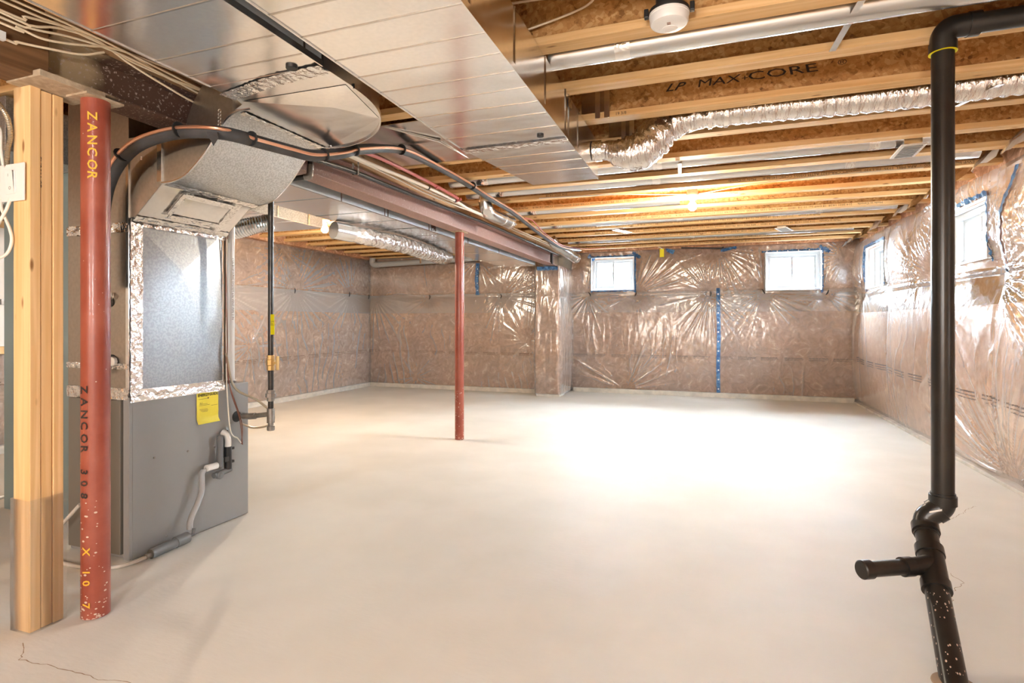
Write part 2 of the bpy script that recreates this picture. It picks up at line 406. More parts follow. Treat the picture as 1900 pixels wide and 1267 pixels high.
def box(name, b, m, parent=None, bevel=0, **k): return obj(name, MB().box(*b), m, parent, smooth=False, bevel=bevel, **k)
def tubeo(name, pts, r, m, parent=None, seg=12, sm=0, **k):
    if sm: pts = smooth_path(pts, sm)
    return obj(name, MB().tube(pts, r, seg, **k), m, parent, smooth=.9)

_txt = {}
def text(name, s, m, parent, pos, xdir, ydir, size, sx=1.0, shear=0, align='LEFT', off=.0006, thick=0):
    key = (s, size, sx, shear, align, thick)
    if key not in _txt:
        c = bpy.data.curves.new('t', 'FONT'); c.body = s; c.size = size; c.align_x = align; c.shear = shear; c.resolution_u = 2; c.offset = thick
        t = bpy.data.objects.new('t', c); C.objects.link(t)
        bpy.context.view_layer.update()
        me = bpy.data.meshes.new_from_object(t.evaluated_get(bpy.context.evaluated_depsgraph_get()))
        for v in me.vertices: v.co.x *= sx
        bpy.data.objects.remove(t); _txt[key] = me
    me = _txt[key].copy() if len(_txt[key].materials) else _txt[key]
    me.materials.clear(); me.materials.append(M[m])
    o = bpy.data.objects.new(name, me); C.objects.link(o)
    X = Vector(xdir).normalized(); Yv = Vector(ydir).normalized(); Z = X.cross(Yv)
    R = Matrix((X, Yv, Z)).transposed().to_4x4()
    R.translation = Vector(pos)+Z*off - (Vector(WL[parent.name]) if parent else Vector())
    if parent: o.parent = parent
    o.matrix_local = R if parent else R
    if not parent: o.matrix_world = R
    return o

# ---------------------------------------------------------------- room shell
X0, X1 = -6.30, 2.22         # concrete faces left / right
YB, YL = 9.80, 9.30          # concrete faces back right / back left
YF = -3.2
TOP = 2.457                  # underside of the joists
SUB = 2.759

fl = struct(box('floor', (X0-.3, X1+.3, YF, YB+.3, -.12, 0), 'concrete_floor', origin=(0,0,0)))
def crack(pts, wdt=.0022, jag=.012, name='crack'):
    P = []
    for a, b in zip(pts[:-1], pts[1:]):
        n = max(3, int(math.dist(a, b)/.02))
        for i in range(n):
            t = i/n; P.append((a[0]+(b[0]-a[0])*t+random.uniform(-jag, jag), a[1]+(b[1]-a[1])*t+random.uniform(-jag, jag)))
    mb = MB()
    for i in range(len(P)-1):
        a, b = Vector(P[i]), Vector(P[i+1]); d = (b-a).normalized(); nn = Vector((-d.y, d.x)); w1 = wdt*random.uniform(.4, 1); w2 = wdt*random.uniform(.4, 1)
        mb.quad((*(a-nn*w1), .0006), (*(b-nn*w2), .0006), (*(b+nn*w2), .0006), (*(a+nn*w1), .0006))
    o = obj(name, mb, 'crack', fl, smooth=False); return o
crack([(-2.45, 1.36), (-2.37, 1.316), (-2.339, 1.285), (-2.195, 1.30), (-2.05, 1.305), (-1.94, 1.305), (-1.86, 1.33), (-1.70, 1.30)], .0020, .005)
crack([(-1.50, 1.30), (-1.30, 1.33)], .0014, .005)
crack([(1.09, 3.25), (1.112, 3.14), (1.05, 3.06), (1.02, 3.01), (1.0, 2.95), (.985, 2.90)], .0018, .007)
crack([(1.36, 4.09), (1.50, 4.28), (1.606, 4.44), (1.675, 4.51)], .0016, .008)


# concrete walls with window openings
def wall_with_holes(name, axis, c0, c1, a0, a1, z0, z1, holes):
    """axis 'y': wall spans X a0..a1 at Y c0..c1; axis 'x': spans Y at X c0..c1"""
    mb = MB()
    cuts = sorted(holes); cur = a0
    def bb(p0, p1, q0, q1):
        if p1-p0 < 1e-4 or q1-q0 < 1e-4: return
        if axis == 'y': mb.box(p0, p1, c0, c1, q0, q1)
        else: mb.box(c0, c1, p0, p1, q0, q1)
    for h0, h1, hz0, hz1 in cuts:
        bb(cur, h0, z0, z1); bb(h0, h1, z0, hz0); bb(h0, h1, hz1, z1); cur = h1
    bb(cur, a1, z0, z1)
    return struct(obj(name, mb, 'concrete', smooth=False, origin=(0,0,0)))
WB = [(-1.97, -1.24, 1.79, 2.355), (.83, 1.615, 1.735, 2.335)]
WR = [(5.46, 6.42, 1.735, 2.225), (8.28, 9.16, 1.70, 2.27)]
wb = wall_with_holes('wall_back', 'y', YB, YB+.25, -2.9, X1+.25, 0, SUB, WB)
wr = wall_with_holes('wall_right', 'x', X1, X1+.25, YF, YB, 0, SUB, WR)
wrl = wall_with_holes('wall_rear_left', 'y', YL, YL+.50, X0-.25, -2.60, 0, SUB, [])
wl = wall_with_holes('wall_left', 'x', X0-.25, X0, YF, YL, 0, SUB, [])
wf = wall_with_holes('wall_front', 'y', YF-.25, YF, X0-.25, X1+.25, 0, SUB, [])
wf.data.materials[0] = M['osb']
# curbs (sill) along the foot of the walls
struct(box('baseboard_back', (-2.3, 2.06, YB-.13, YB, 0, .075), 'curb', bevel=.004))
struct(box('baseboard_rear_left', (-6.2, -2.76, YL-.13, YL, 0, .075), 'curb', bevel=.004))
struct(box('baseboard_left', (X0, X0+.12, 0, YL-.13, 0, .075), 'curb', bevel=.004))
struct(box('baseboard_right', (X1-.17, X1, 1.5, YB-.13, 0, .03), 'curb', bevel=.004))

# ---------------------------------------------------------------- ceiling and joists
ceil = struct(box('ceiling', (X0-.3, X1+.3, YF, YB+.3, SUB, SUB+.02), 'osb', origin=(0,0,0)))
PITCH = .488; Y00 = 2.874; FW = .095; FH = .038
def bot_flange(y): return MB().box(X0+.02, X1-.02, y, y+FW, TOP, TOP+FH)
def top_flange(y): return MB().box(X0+.02, X1-.02, y, y+FW, SUB-FH, SUB)
def web(y): return MB().box(X0+.02, X1-.02, y+FW/2-.005, y+FW/2+.005, TOP+FH, SUB-FH)
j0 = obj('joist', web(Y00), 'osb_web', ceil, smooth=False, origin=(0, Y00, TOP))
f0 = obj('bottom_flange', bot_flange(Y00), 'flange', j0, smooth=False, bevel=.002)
g0 = obj('top_flange', top_flange(Y00), 'flange', j0, smooth=False)
joists = {0: j0}
for k in range(-11, 14):
    if k == 0: continue
    c = j0.copy(); C.objects.link(c); c.parent = ceil; c.location = (0, Y00+k*PITCH, TOP); WL[c.name] = (0, Y00+k*PITCH, TOP)
    for ch in (f0, g0):
        d = ch.copy(); C.objects.link(d); d.parent = c
    joists[k] = c
WL[j0.name] = (0, Y00, TOP)
# printing on the camera-side edge of the flanges: upside down in the photograph
STR = 'Made in Canada     214 2021 14:28  18 EWP Inc. 11 7/8 18000  -  APA MILL 1135  PR-L330  Intertek CCRR-0322 ASTM D5055 CCMC-14146-R     Made in Canada     214 2021 14:28  18 EWP Inc. 11 7/8 18000'
STR2 = 'APA MILL 1135  PR-L330  Intertek CCRR-0322 ASTM D5055 CCMC-14146-R'
for k, xo in [(5, 1.95), (6, .25), (8, 1.7), (9, 1.2), (10, 1.5), (11, .9), (12, 1.4), (13, 1.0)]:
    y = Y00+k*PITCH
    st = 'EWP Inc. 11 7/8 18000  -  '+STR2+'     Made in Canada' if k == 5 else STR
    text('flange_print', st, 'ink_soft', joists[k], (xo, y, TOP+.031), (-1, 0, 0), (0, 0, -1), .030, 1.18)
text('flange_print', '214 2021 14:28  18 EWP Inc.', 'ink_soft', joists[6], (-.9+.9, Y00+6*PITCH, TOP+.031), (-1,0,0), (0,0,-1), .03, 1.18) if False else None
text('flange_print', '214 2021 14:28', 'ink_soft', joists[5], (-1.32, Y00+5*PITCH, TOP+.031), (-1,0,0), (0,0,-1), .030, 1.18)
text('handwriting', '19 3/8', 'ink', joists[1], (-.54, Y00+PITCH, TOP+.008), (1,0,0), (0,0,1), .026, 1.0)
text('handwriting', '1 7/8', 'ink', joists[2], (-.50, Y00+2*PITCH, TOP+.010), (1,0,0), (0,0,1), .022, 1.0)
# big board print on the web of the second joist
yw = Y00+PITCH+FW/2-.005
text('board_print', 'LP', 'ink', joists[1], (-.255, yw, 2.583), (1,0,0), (0,0,1), .062, 1.6, .45, thick=.0007)
text('board_print', 'MAX', 'ink', joists[1], (-.075, yw, 2.583), (1,0,0), (0,0,1), .062, 1.75, .1)
text('board_print', '+', 'ink', joists[1], (.165, yw, 2.583), (1,0,0), (0,0,1), .05, 1.3)
text('board_print', 'CORE', 'ink', joists[1], (.20, yw, 2.583), (1,0,0), (0,0,1), .066, 2.05, -.1)
text('board_print', '®', 'ink', joists[1], (.645, yw, 2.60), (1,0,0), (0,0,1), .04, 1.5)

# ---------------------------------------------------------------- insulated walls under film
rng = np.random.default_rng(5)
_g = rng.random((256, 256))
def vnoise(x, y):
    xi = np.floor(x).astype(int); yi = np.floor(y).astype(int); fx = x-xi; fy = y-yi
    fx = fx*fx*(3-2*fx); fy = fy*fy*(3-2*fy)
    a = _g[xi%256, yi%256]; b = _g[(xi+1)%256, yi%256]; c = _g[xi%256, (yi+1)%256]; d = _g[(xi+1)%256, (yi+1)%256]
    return (a*(1-fx)+b*fx)*(1-fy)+(c*(1-fx)+d*fx)*fy
def fbm(x, y, o=4):
    s = 0; a = .5
    for i in range(o): s = s+a*vnoise(x*2**i+17*i, y*2**i+31*i); a *= .5
    return s
def gather(u, v, g):
    """puckers radiating from one pinned point: (u, v, reach, number of creases, height, depth)"""
    u0, v0, R, n, amp, dep = g
    du, dv = u-u0, v-v0; r = np.hypot(du, dv)+1e-5; th = np.arctan2(dv, du)
    q = th*n*1.3/2 + 2.4*fbm(th*2.1+u0*3+5, r*1.2+v0, 3) + u0*7
    w1 = (1-np.abs(np.sin(q)))**2.2
    q2 = th*n*1.05 + 3.1*fbm(th*3.3+u0*5, r*2+v0*3, 3)
    w2 = (1-np.abs(np.sin(q2)))**2.0
    lam = 2*PI*r/n
    A = np.minimum(.42*lam, amp*1.35)*np.exp(-(r/(R*1.15))**1.5)
    ang = .12+1.7*np.clip(vnoise(th*1.9+u0*11, th*0+v0*7)*1.5-.35, 0, 1)   # some directions carry more creases
    d = A*(w1*.75+w2*.45)*ang*np.clip((r-.02)/.05, 0, 1)
    return d - dep*np.exp(-(r/(R*.32))**2)

def make_film(wall, O, U, N, u0, u1, v0, v1, res, bulge, gath, folds, holes, overlap=(1.40, 1.745), extra=None, fm='film'):
    O, U, N = Vector(O), Vector(U), Vector(N)
    def field(u, v, parts=False):
        d = np.zeros_like(u)
        for g in gath: d = d + gather(u, v, g)
        # long slack folds running down the sheet
        x = u*folds[0]+5.2*fbm(u*1.5+3, v*.7+2, 4)
        env = np.clip((1.45-v)/.5, 0, 1)*np.clip(vnoise(u*1.7+9, v*.9)*2-.45, 0, 1)
        d = d + folds[1]*1.1*np.clip(fbm(u*3.1+4, v*1.1, 3)*2.2-.55, 0, 1)*env*(1-np.abs(np.sin(x*PI)))**3
        wr_ = d
        d = d + bulge(u, v)
        d = d + .010*(fbm(u*5, v*3+8, 4)-.5) + .0035*(fbm(u*22, v*10+3, 2)-.5)
        return (d, wr_) if parts else d
    def sheet(name, m, a0, a1, b0, b1, rs, off, fn, hl, mparent):
        nu = max(2, int((a1-a0)/rs)+1); nv = max(2, int((b1-b0)/rs)+1)
        u = np.linspace(a0, a1, nu); v = np.linspace(b0, b1, nv)
        Ug, Vg = np.meshgrid(u, v); B_ = None
        if fn is field: D, B_ = fn(Ug, Vg, True); D = D+off
        else: D = fn(Ug, Vg)+off
        P = np.empty((nv, nu, 3))
        for i in range(3): P[..., i] = O[i]+U[i]*Ug+N[i]*D
        P[..., 2] += Vg
        idx = np.arange(nu*nv).reshape(nv, nu)
        q = np.stack([idx[:-1,:-1], idx[:-1,1:], idx[1:,1:], idx[1:,:-1]], -1).reshape(-1, 4)
        cu = (Ug[:-1,:-1]+Ug[1:,1:]).ravel()/2; cv = (Vg[:-1,:-1]+Vg[1:,1:]).ravel()/2
        keep = np.ones(len(q), bool)
        for h in hl: keep &= ~((cu > h[0]) & (cu < h[1]) & (cv > h[2]) & (cv < h[3]))
        q = q[keep]
        me = bpy.data.meshes.new(name)
        P3 = P.reshape(-1, 3)
        me.vertices.add(len(P3)); me.vertices.foreach_set('co', P3.ravel().astype(np.float32))
        me.loops.add(len(q)*4); me.loops.foreach_set('vertex_index', q.ravel().astype(np.int32))
        me.polygons.add(len(q)); me.polygons.foreach_set('loop_start', np.arange(0, len(q)*4, 4, dtype=np.int32))
        me.polygons.foreach_set('loop_total', np.full(len(q), 4, dtype=np.int32)) if hasattr(me.polygons[0], 'loop_total') and False else None
        me.update(calc_edges=True); me.validate(); me.shade_smooth()
        if B_ is not None:
            at_ = me.attributes.new('bunch', 'FLOAT', 'POINT'); at_.data.foreach_set('value', np.clip(B_/.016-.12, 0, 1).ravel().astype(np.float32))
        me.materials.append(M[m])
        o = bpy.data.objects.new(name, me); C.objects.link(o); o.parent = mparent; WL[o.name] = (0, 0, 0); return o
    def low(u, v):
        d = bulge(u, v)*.94
        for g in gath: d = d-1.15*g[5]*np.exp(-(np.hypot(u-g[0], v-g[1])/(g[2]*.36))**2)
        return d
    sheet('insulation', 'insul', u0, u1, v0+.02, v1, .04, -.030, low, holes, wall)
    film = sheet('vapour_barrier', fm, u0, u1, v0, v1, res, 0, field, holes, wall)
    if overlap: sheet('film_overlap', 'film2', u0, u1, overlap[0], overlap[1], res, .004, field, holes, wall)
    def at(u, v, off=.003):
        d = float(field(np.array([[u]]), np.array([[v]]))[0, 0])+off
        return O+U*u+N*d+Vector((0, 0, v))
    def strip(name, m, pts, wd, n=24, off=.007, parent=wall, jag=0):
        """ribbon of tape laid over the film through (u, v) points"""
        P = [];
        for a, b in zip(pts[:-1], pts[1:]):
            k = max(2, int(n*math.dist(a, b)/.5)+1)
            P += [(a[0]+(b[0]-a[0])*i/k, a[1]+(b[1]-a[1])*i/k) for i in range(k)]
        P.append(pts[-1]); vs = []; fs = []
        for i, p in enumerate(P):
            a, b = P[max(0, i-1)], P[min(len(P)-1, i+1)]; L_ = math.dist(a, b)
            nx, ny = -(b[1]-a[1])/L_, (b[0]-a[0])/L_; hw = wd/2*(1+jag*random.uniform(-1, 1))
            for s_ in (-1, 0, 1): vs.append(at(p[0]+nx*hw*s_, p[1]+ny*hw*s_, off+(.004*random.random() if jag else 0)))
        for i in range(len(P)-1):
            for s_ in (0, 1): fs.append((i*3+s_, i*3+s_+1, i*3+s_+4, i*3+s_+3))
        return obj(name, MB().add(vs, fs), m, parent, smooth=True)
    def dots(pts, spacing, r=.011, off=.012):
        mb = MB()
        for a, b in zip(pts[:-1], pts[1:]):
            n = max(1, int(math.dist(a, b)/spacing))
            for i in range(n):
                t = (i+.5)/n; c0 = (a[0]+(b[0]-a[0])*t, a[1]+(b[1]-a[1])*t); c = at(*c0, off)
                ring = [c+U*(r*math.cos(k*PI/4))+Vector((0, 0, r*1.1*math.sin(k*PI/4))) for k in range(8)]
                mb.add(ring, [tuple(range(8))])
        obj('tape_dots', mb, 'dot', wall, smooth=False)
    def pin(u, v, ang=0, L_=.085):
        pts = []
        for i in range(7):
            t = i/6-.5; pts.append(at(u+math.sin(ang)*t*L_+.010*math.cos(t*PI), v+math.cos(ang)*t*L_, .008))
        obj('insulation_pin', MB().tube(pts, [.004,.008,.010,.011,.010,.008,.004], 6), 'black', wall, smooth=True)
    def printline(a, b, z0, z1, h=.011, gap=.34, blk=.24, seed=1, m='ink_grey'):
        rr = random.Random(seed); mb = MB(); u = a
        while u < b:
            for row in range(3):
                x = u; e = u+blk*(1 if row < 2 else .8)
                while x < e and x < b:
                    wd_ = rr.uniform(.012, .045); t = (x-a)/(b-a); z = z0+(z1-z0)*t-row*h*1.7
                    hh = h*(.75 if row == 0 else .5)
                    p0 = at(x, z, .004); p1 = at(min(x+wd_, b), z, .004)
                    mb.quad(p0, p1, p1+Vector((0, 0, hh)), p0+Vector((0, 0, hh)))
                    x += wd_+rr.uniform(.004, .012)
            u += gap
        obj('film_print', mb, m, wall, smooth=False)['kind'] = 'stuff'
    return dict(at=at, strip=strip, dots=dots, pin=pin, printline=printline)

def bump1(x): return np.sin(np.clip(x, 0, 1)*PI)**.6
# back wall, right section: u = X
def bulge_b(u, v):
    cols = .5+.5*np.cos(u*2*PI/1.15+.4)
    d = .055*bump1(v/1.70)*(.75+.25*cols) + .045*bump1((v-1.70)/.80)*(v > 1.70)
    return d+.030
def near_hole(u, v, hs, m=.14):
    k = np.ones_like(u)
    for h in hs:
        dx = np.maximum(np.maximum(h[0]-u, u-h[1]), 0); dy = np.maximum(np.maximum(h[2]-v, v-h[3]), 0)
        k = np.minimum(k, np.clip(np.hypot(dx, dy)/m, 0, 1))
    return k
gb = [(-2.05, 1.72, .35, 18, .012, .03), (-1.22, 1.72, .50, 26, .012, .035), (.0, 1.70, .45, 24, .013, .035), (.80, 1.70, .50, 26, .012, .035),
      (1.66, 1.68, .35, 20, .010, .02), (.13, 2.44, .55, 30, .013, .02), (-1.38, .06, .60, 20, .014, .015), (1.95, 2.25, .45, 24, .012, .02)]
FB = make_film(wb, (0, YB-.05, 0), (1, 0, 0), (0, -1, 0), -2.33, 2.14, .035, 2.50, .0125,
               lambda u, v: bulge_b(u, v)*(.35+.65*near_hole(u, v, WB)), gb, (7, .016), WB)
FB['strip']('sheathing_tape', 'blue', [(.125, .02), (.12, .5), (.13, 1.0), (.12, 1.79)], .058, off=.008)
FB['dots']([(.125, .06), (.12, 1.77)], .15, .013)
for h, q in zip(WB, (0, 1)):
    e = .028
    top = [(h[0]-e*2, h[3]+e*.6), (h[1]+e*2.2, h[3]+e*.9)]; bot = [(h[0]-e, h[2]-e*.4), (h[1]+e, h[2]-e*.4)]
    lf = [(h[0]-e*.3, h[2]-e*1.2), (h[0]-e*.3, h[3]+e)]; rt = [(h[1]+e*.6, h[2]-e*1.6), (h[1]+e*.6, h[3]+e*2.2)]
    FB['strip']('window_tape', 'blue', top, .036, jag=.45, off=.012)
    FB['strip']('window_tape', 'blue', rt, .036, jag=.4, off=.013)
    if q == 0:
        FB['strip']('window_tape', 'blue', bot, .024, jag=.6, off=.011); FB['strip']('window_tape', 'blue', lf, .020, jag=.6, off=.011)
    else: FB['dots']([top[0], top[1]], .13, .010, .02); FB['dots'](rt, .17, .010, .02)
    FB['strip']('window_tape', 'blue', [(h[1]-.02, h[3]+.075), (h[1]+.11, h[3]-.02)], .05, jag=.6, off=.018)
FB['strip']('window_tape', 'blue', [(WB[0][0]-.06, WB[0][3]+.05), (WB[0][0]+.05, WB[0][3]-.02)], .055, jag=.6, off=.018)
FB['strip']('sheathing_tape', 'blue', [(.16, 2.40), (.40, 2.445)], .045, jag=.4, off=.02)
for u, v, a in [(-2.02, 1.725, -.5), (-1.22, 1.72, .25), (.0, 1.70, .05), (.80, 1.72, -.5), (1.70, 1.69, .45)]: FB['pin'](u, v, a)
FB['printline'](-2.30, 2.05, .665, .66, .010)
FB['printline'](-2.30, 2.05, 1.757, 1.755, .004, .6, .5, 3)

# back wall, left section
gl_ = [(-4.93, 1.70, .45, 22, .012, .03), (-3.51, 1.69, .50, 26, .012, .03), (-6.1, 1.72, .5, 24, .014, .03), (-3.0, .9, .5, 16, .013, .02), (-3.94, 2.35, .4, 22, .010, .01), (-2.9, 2.3, .5, 24, .014, .02), (-5.2, .2, .4, 14, .010, .0)]
FL = make_film(wrl, (0, YL-.06, 0), (1, 0, 0), (0, -1, 0), -6.26, -2.72, .035, 2.44, .0125,
               lambda u, v: .03+.05*bump1(v/1.7)+.035*bump1((v-1.7)/.75)*(v > 1.7), gl_, (7, .015), [])
FL['strip']('sheathing_tape', 'blue', [(-3.93, 2.29), (-3.95, 2.0), (-3.94, 1.72)], .065, jag=.2, off=.01)
FL['dots']([(-3.93, 2.25), (-3.94, 1.74)], .12, .010, .015)
for u, v, a in [(-4.93, 1.70, .1), (-3.51, 1.69, 0)]: FL['pin'](u, v, a)
FL['printline'](-6.2, -2.8, .70, .685, .010, seed=4, m='ink_soft')
FL['printline'](-6.2, -2.8, 1.757, 1.755, .004, .6, .5, 5, m='ink_soft')

# left wall: u = Y
gw = [(7.16, 1.74, .50, 22, .013, .03), (8.57, 1.74, .40, 20, .011, .02), (5.7, 1.66, .60, 26, .014, .03), (6.9, 2.35, .4, 20, .012, .01), (6.2, .9, .5, 14, .012, 0)]
FW_ = make_film(wl, (X0+.06, 0, 0), (0, 1, 0), (1, 0, 0), 1.0, YL-.06, .035, 2.44, .0165,
                lambda u, v: .02+.045*bump1(v/1.7)+.03*bump1((v-1.7)/.75)*(v > 1.7), gw, (6, .013), [])
for u, v, a in [(7.16, 1.73, -.1), (8.57, 1.74, 0), (9.15, 1.72, 0)]: FW_['pin'](u, v, a)
FW_['printline'](3.0, 9.2, .66, .70, .013, seed=6, m='ink_soft')
FW_['printline'](3.0, 9.2, 1.757, 1.757, .005, .6, .5, 7, m='ink_soft')

# right wall: u = Y, strongly billowing bags
def bulge_r(u, v):
    cols = np.abs(np.sin((u-5.30)*PI/1.38))**.5
    lowp = .115*bump1(v/1.66)**1.1*(.35+.65*cols)
    up = .10*bump1((v-1.60)/.84)*(.30+.70*cols)*(v > 1.60)
    k = near_hole(u, v, WR, .20)
    return .045+(lowp+up)*(.25+.75*k)
gr = [(5.36, 1.58, .70, 34, .026, .06), (6.68, 1.70, .62, 30, .022, .05), (7.08, 2.36, .70, 30, .026, .04), (8.10, 1.68, .45, 26, .014, .04), (9.3, 1.70, .4, 22, .012, .03),
      (5.0, 2.30, .5, 26, .02, .03), (5.1, .04, .65, 26, .032, .03), (6.3, .05, .35, 14, .012, .01), (4.55, 2.42, .5, 24, .018, .03), (4.3, 1.66, .6, 24, .02, .04)]
FR = make_film(wr, (X1-.06, 0, 0), (0, 1, 0), (-1, 0, 0), 1.4, YB-.05, .03, 2.42, .0125, bulge_r, gr, (5, .020), WR, overlap=(1.36, 1.66), fm='film_r')
FR['strip']('sheathing_tape', 'blue', [(5.00, 2.36), (5.02, 2.2), (5.13, 1.95), (5.20, 1.75), (5.22, 1.56)], .062, off=.012)
FR['dots']([(5.10, 2.0), (5.20, 1.75), (5.21, 1.60)], .10, .013, .017)
for h in WR:
    e = .03
    FR['strip']('window_tape', 'blue', [(h[0]-e, h[3]+e), (h[1]+e, h[3]+e)], .036, jag=.5, off=.012)
    FR['strip']('window_tape', 'blue', [(h[0]-.4*e, h[2]-e), (h[0]-.4*e, h[3]+e)], .022, jag=.4, off=.012)
FR['strip']('window_tape', 'blue', [(WR[1][1]+.02, WR[1][2]-.03), (WR[1][1]+.02, WR[1][3]+.04)], .075, jag=.15, off=.012)
FR['dots']([(WR[1][1]+.02, WR[1][2]-.03), (WR[1][1]+.02, WR[1][3]+.04)], .12, .014, .018)
FR['printline'](3.0, 9.5, .60, .70, .016, .42, .30, seed=9)
# loose film stuffed up between the joist ends along the right wall
for k in range(1, 14):
    y = Y00+k*PITCH+FW
    mb = MB(); n = 9
    vs = []
    for i in range(n):
        for j in range(n):
            s, t = i/(n-1), j/(n-1)
            x = 1.93+.26*t-.06*math.sin(s*PI)*(1-t)+random.uniform(-.012, .012)
            vs.append((x, y+s*(PITCH-FW), 2.40+.33*t**.8+random.uniform(-.012, .012)-.03*math.sin(s*PI)))
    mb.add(vs, [(i*n+j, (i+1)*n+j, (i+1)*n+j+1, i*n+j+1) for i in range(n-1) for j in range(n-1)])
    obj('joist_end_film', mb, 'film3', wr, smooth=True)
mb = MB().box(2.13, 2.20, 2.0, YB-.1, 2.38, SUB-.002)
obj('joist_end_insulation', mb, 'insul', wr, smooth=False)
obj('joist_end_insulation', MB().box(-2.2, 2.0, 9.62, 9.79, 2.46, SUB-.002), 'insul', wb, smooth=False)
obj('joist_end_insulation', MB().box(-6.28, -6.10, 2.0, 9.1, 2.42, SUB-.002), 'insul', wl, smooth=False)

# wrapped pilaster under the beam end
pil = empty_struct('wall_pilaster')
box('concrete_core', (-2.70, -2.38, 8.95, 9.79, 0, 2.15), 'concrete', pil)
def pil_shell(name, m, off, amp, res_v, res_u):
    cx, cy = -2.54, 9.35; nu, nv = res_u, res_v; vs = []
    us = np.linspace(0, 1, nu); 
    base = [(-2.76, 9.85), (-2.76, 8.87), (-2.345, 8.87), (-2.345, 9.85)]
    seg = [math.dist(base[i], base[i+1]) for i in range(3)]; tot = sum(seg)
    V, Ug = np.meshgrid(np.linspace(.03, 2.17, nv), us*tot, indexing='ij')
    nz = fbm(Ug*9, V*2+4, 4)-.5; fine = (1-np.abs(np.sin(Ug*26+5*fbm(Ug*3, V*3, 3))))**3
    pin = np.exp(-((V-1.68)/.10)**2)
    bul = .035*np.sin(np.clip(V/1.66, 0, 1)*PI)**.5+.03*np.sin(np.clip((V-1.66)/.5, 0, 1)*PI)**.5*(V > 1.66)
    for i in range(nv):
        for j in range(nu):
            s = us[j]*tot; k = 0
            while k < 2 and s > seg[k]: s -= seg[k]; k += 1
            a, b = Vector(base[k]), Vector(base[k+1]); t = s/seg[k]; p = a.lerp(b, t)
            d = (b-a).normalized(); nrm = Vector((d.y, -d.x))*-1 if False else Vector((d.y, -d.x))
            nrm = {0: Vector((-1, 0)), 1: Vector((0, -1)), 2: Vector((1, 0))}[k]
            cor = min(1, min(s, seg[k]-s)/.05) if k == 1 else min(1, (seg[k]-s if k == 0 else s)/.05)
            w_ = off+bul[i, j]*(1.0 if k != 1 else .35)*(.35+.65*cor)+amp*(nz[i, j]*.035+fine[i, j]*.008)
            q = p+nrm*w_ ; vs.append((q.x, q.y, V[i, j]))
    fs = [(i*nu+j, i*nu+j+1, (i+1)*nu+j+1, (i+1)*nu+j) for i in range(nv-1) for j in range(nu-1)]
    return obj(name, MB().add(vs, fs), m, pil, smooth=True)
pil_shell('insulation', 'insul', -.02, .3, 60, 60)
pil_shell('vapour_barrier', 'film', 0, 1, 190, 150)
mb = MB()
for i in range(12):
    x = -2.72+i*.03
    mb.quad((x, 8.845+random.uniform(-.006, 0), 2.09+random.uniform(-.01, .01)), (x+.03, 8.845, 2.09), (x+.03, 8.84, 2.15+random.uniform(-.01, .01)), (x, 8.84, 2.15))
obj('sheathing_tape', mb, 'blue', pil, smooth=False)
struct(box('trim_1', (-2.74, -2.34, 8.87, 9.2, 0, .04), 'curb'))

# ---------------------------------------------------------------- windows
def window(name, axis, a0, a1, z0, z1, c, sgn, mull=.5):
    """sliding vinyl window. c = room-side plane of the frame; sgn = direction outward"""
    t = .045
    w_ = empty_struct(name, ((a0+a1)/2, c, z0) if axis == 'y' else (c, (a0+a1)/2, z0))
    def B(nm, p0, p1, q0, q1, d0, d1, m='vinyl', bev=.003, par=None):
        lo, hi = sorted((c+sgn*d0, c+sgn*d1))
        bb = (p0, p1, lo, hi, q0, q1) if axis == 'y' else (lo, hi, p0, p1, q0, q1)
        return box(nm, bb, m, par or w_, bevel=bev)
    r0 = -.12
    B('reveal', a0-.004, a1+.004, z0-.006, z0-.001, r0, .02, 'film_white', 0); B('reveal', a0-.004, a1+.004, z1+.001, z1+.006, r0, .02, 'film_white', 0)
    B('reveal', a0-.008, a0-.002, z0, z1, r0, .02, 'film_white', 0); B('reveal', a1+.002, a1+.008, z0, z1, r0, .02, 'film_white', 0)
    fr = B('frame', a0, a1, z0, z0+t, 0, .10); B('frame', a0, a1, z1-t, z1, 0, .10)
    B('frame', a0, a0+t, z0+t, z1-t, 0, .10); B('frame', a1-t, a1, z0+t, z1-t, 0, .10)
    am = a0+(a1-a0)*mull; s = .036
    for i, (p, q, dd) in enumerate([(a0+t, am+s/2, .03), (am-s/2, a1-t, .055)]):
        sb = B('sash', p, q, z0+t, z0+t+s, dd, dd+.022)
        B('rail', p, q, z1-t-s, z1-t, dd, dd+.022, par=sb); B('rail', p, p+s, z0+t+s, z1-t-s, dd, dd+.022, par=sb); B('rail', q-s, q, z0+t+s, z1-t-s, dd, dd+.022, par=sb)
        B('pane', p+s, q-s, z0+t+s, z1-t-s, dd+.009, dd+.013, 'glass', 0, par=sb)
    B('latch', am-.028, am-.012, (z0+z1)/2-.03, (z0+z1)/2+.03, .018, .032)
    return w_
window('window_1', 'y', *WB[0][:2], *WB[0][2:], YB-.02, 1)
window('window_2', 'y', *WB[1][:2], *WB[1][2:], YB-.02, 1)
window('window_3', 'x', *WR[1][:2], *WR[1][2:], X1-.02, 1)
window('window_4', 'x', *WR[0][:2], *WR[0][2:], X1-.02, 1)

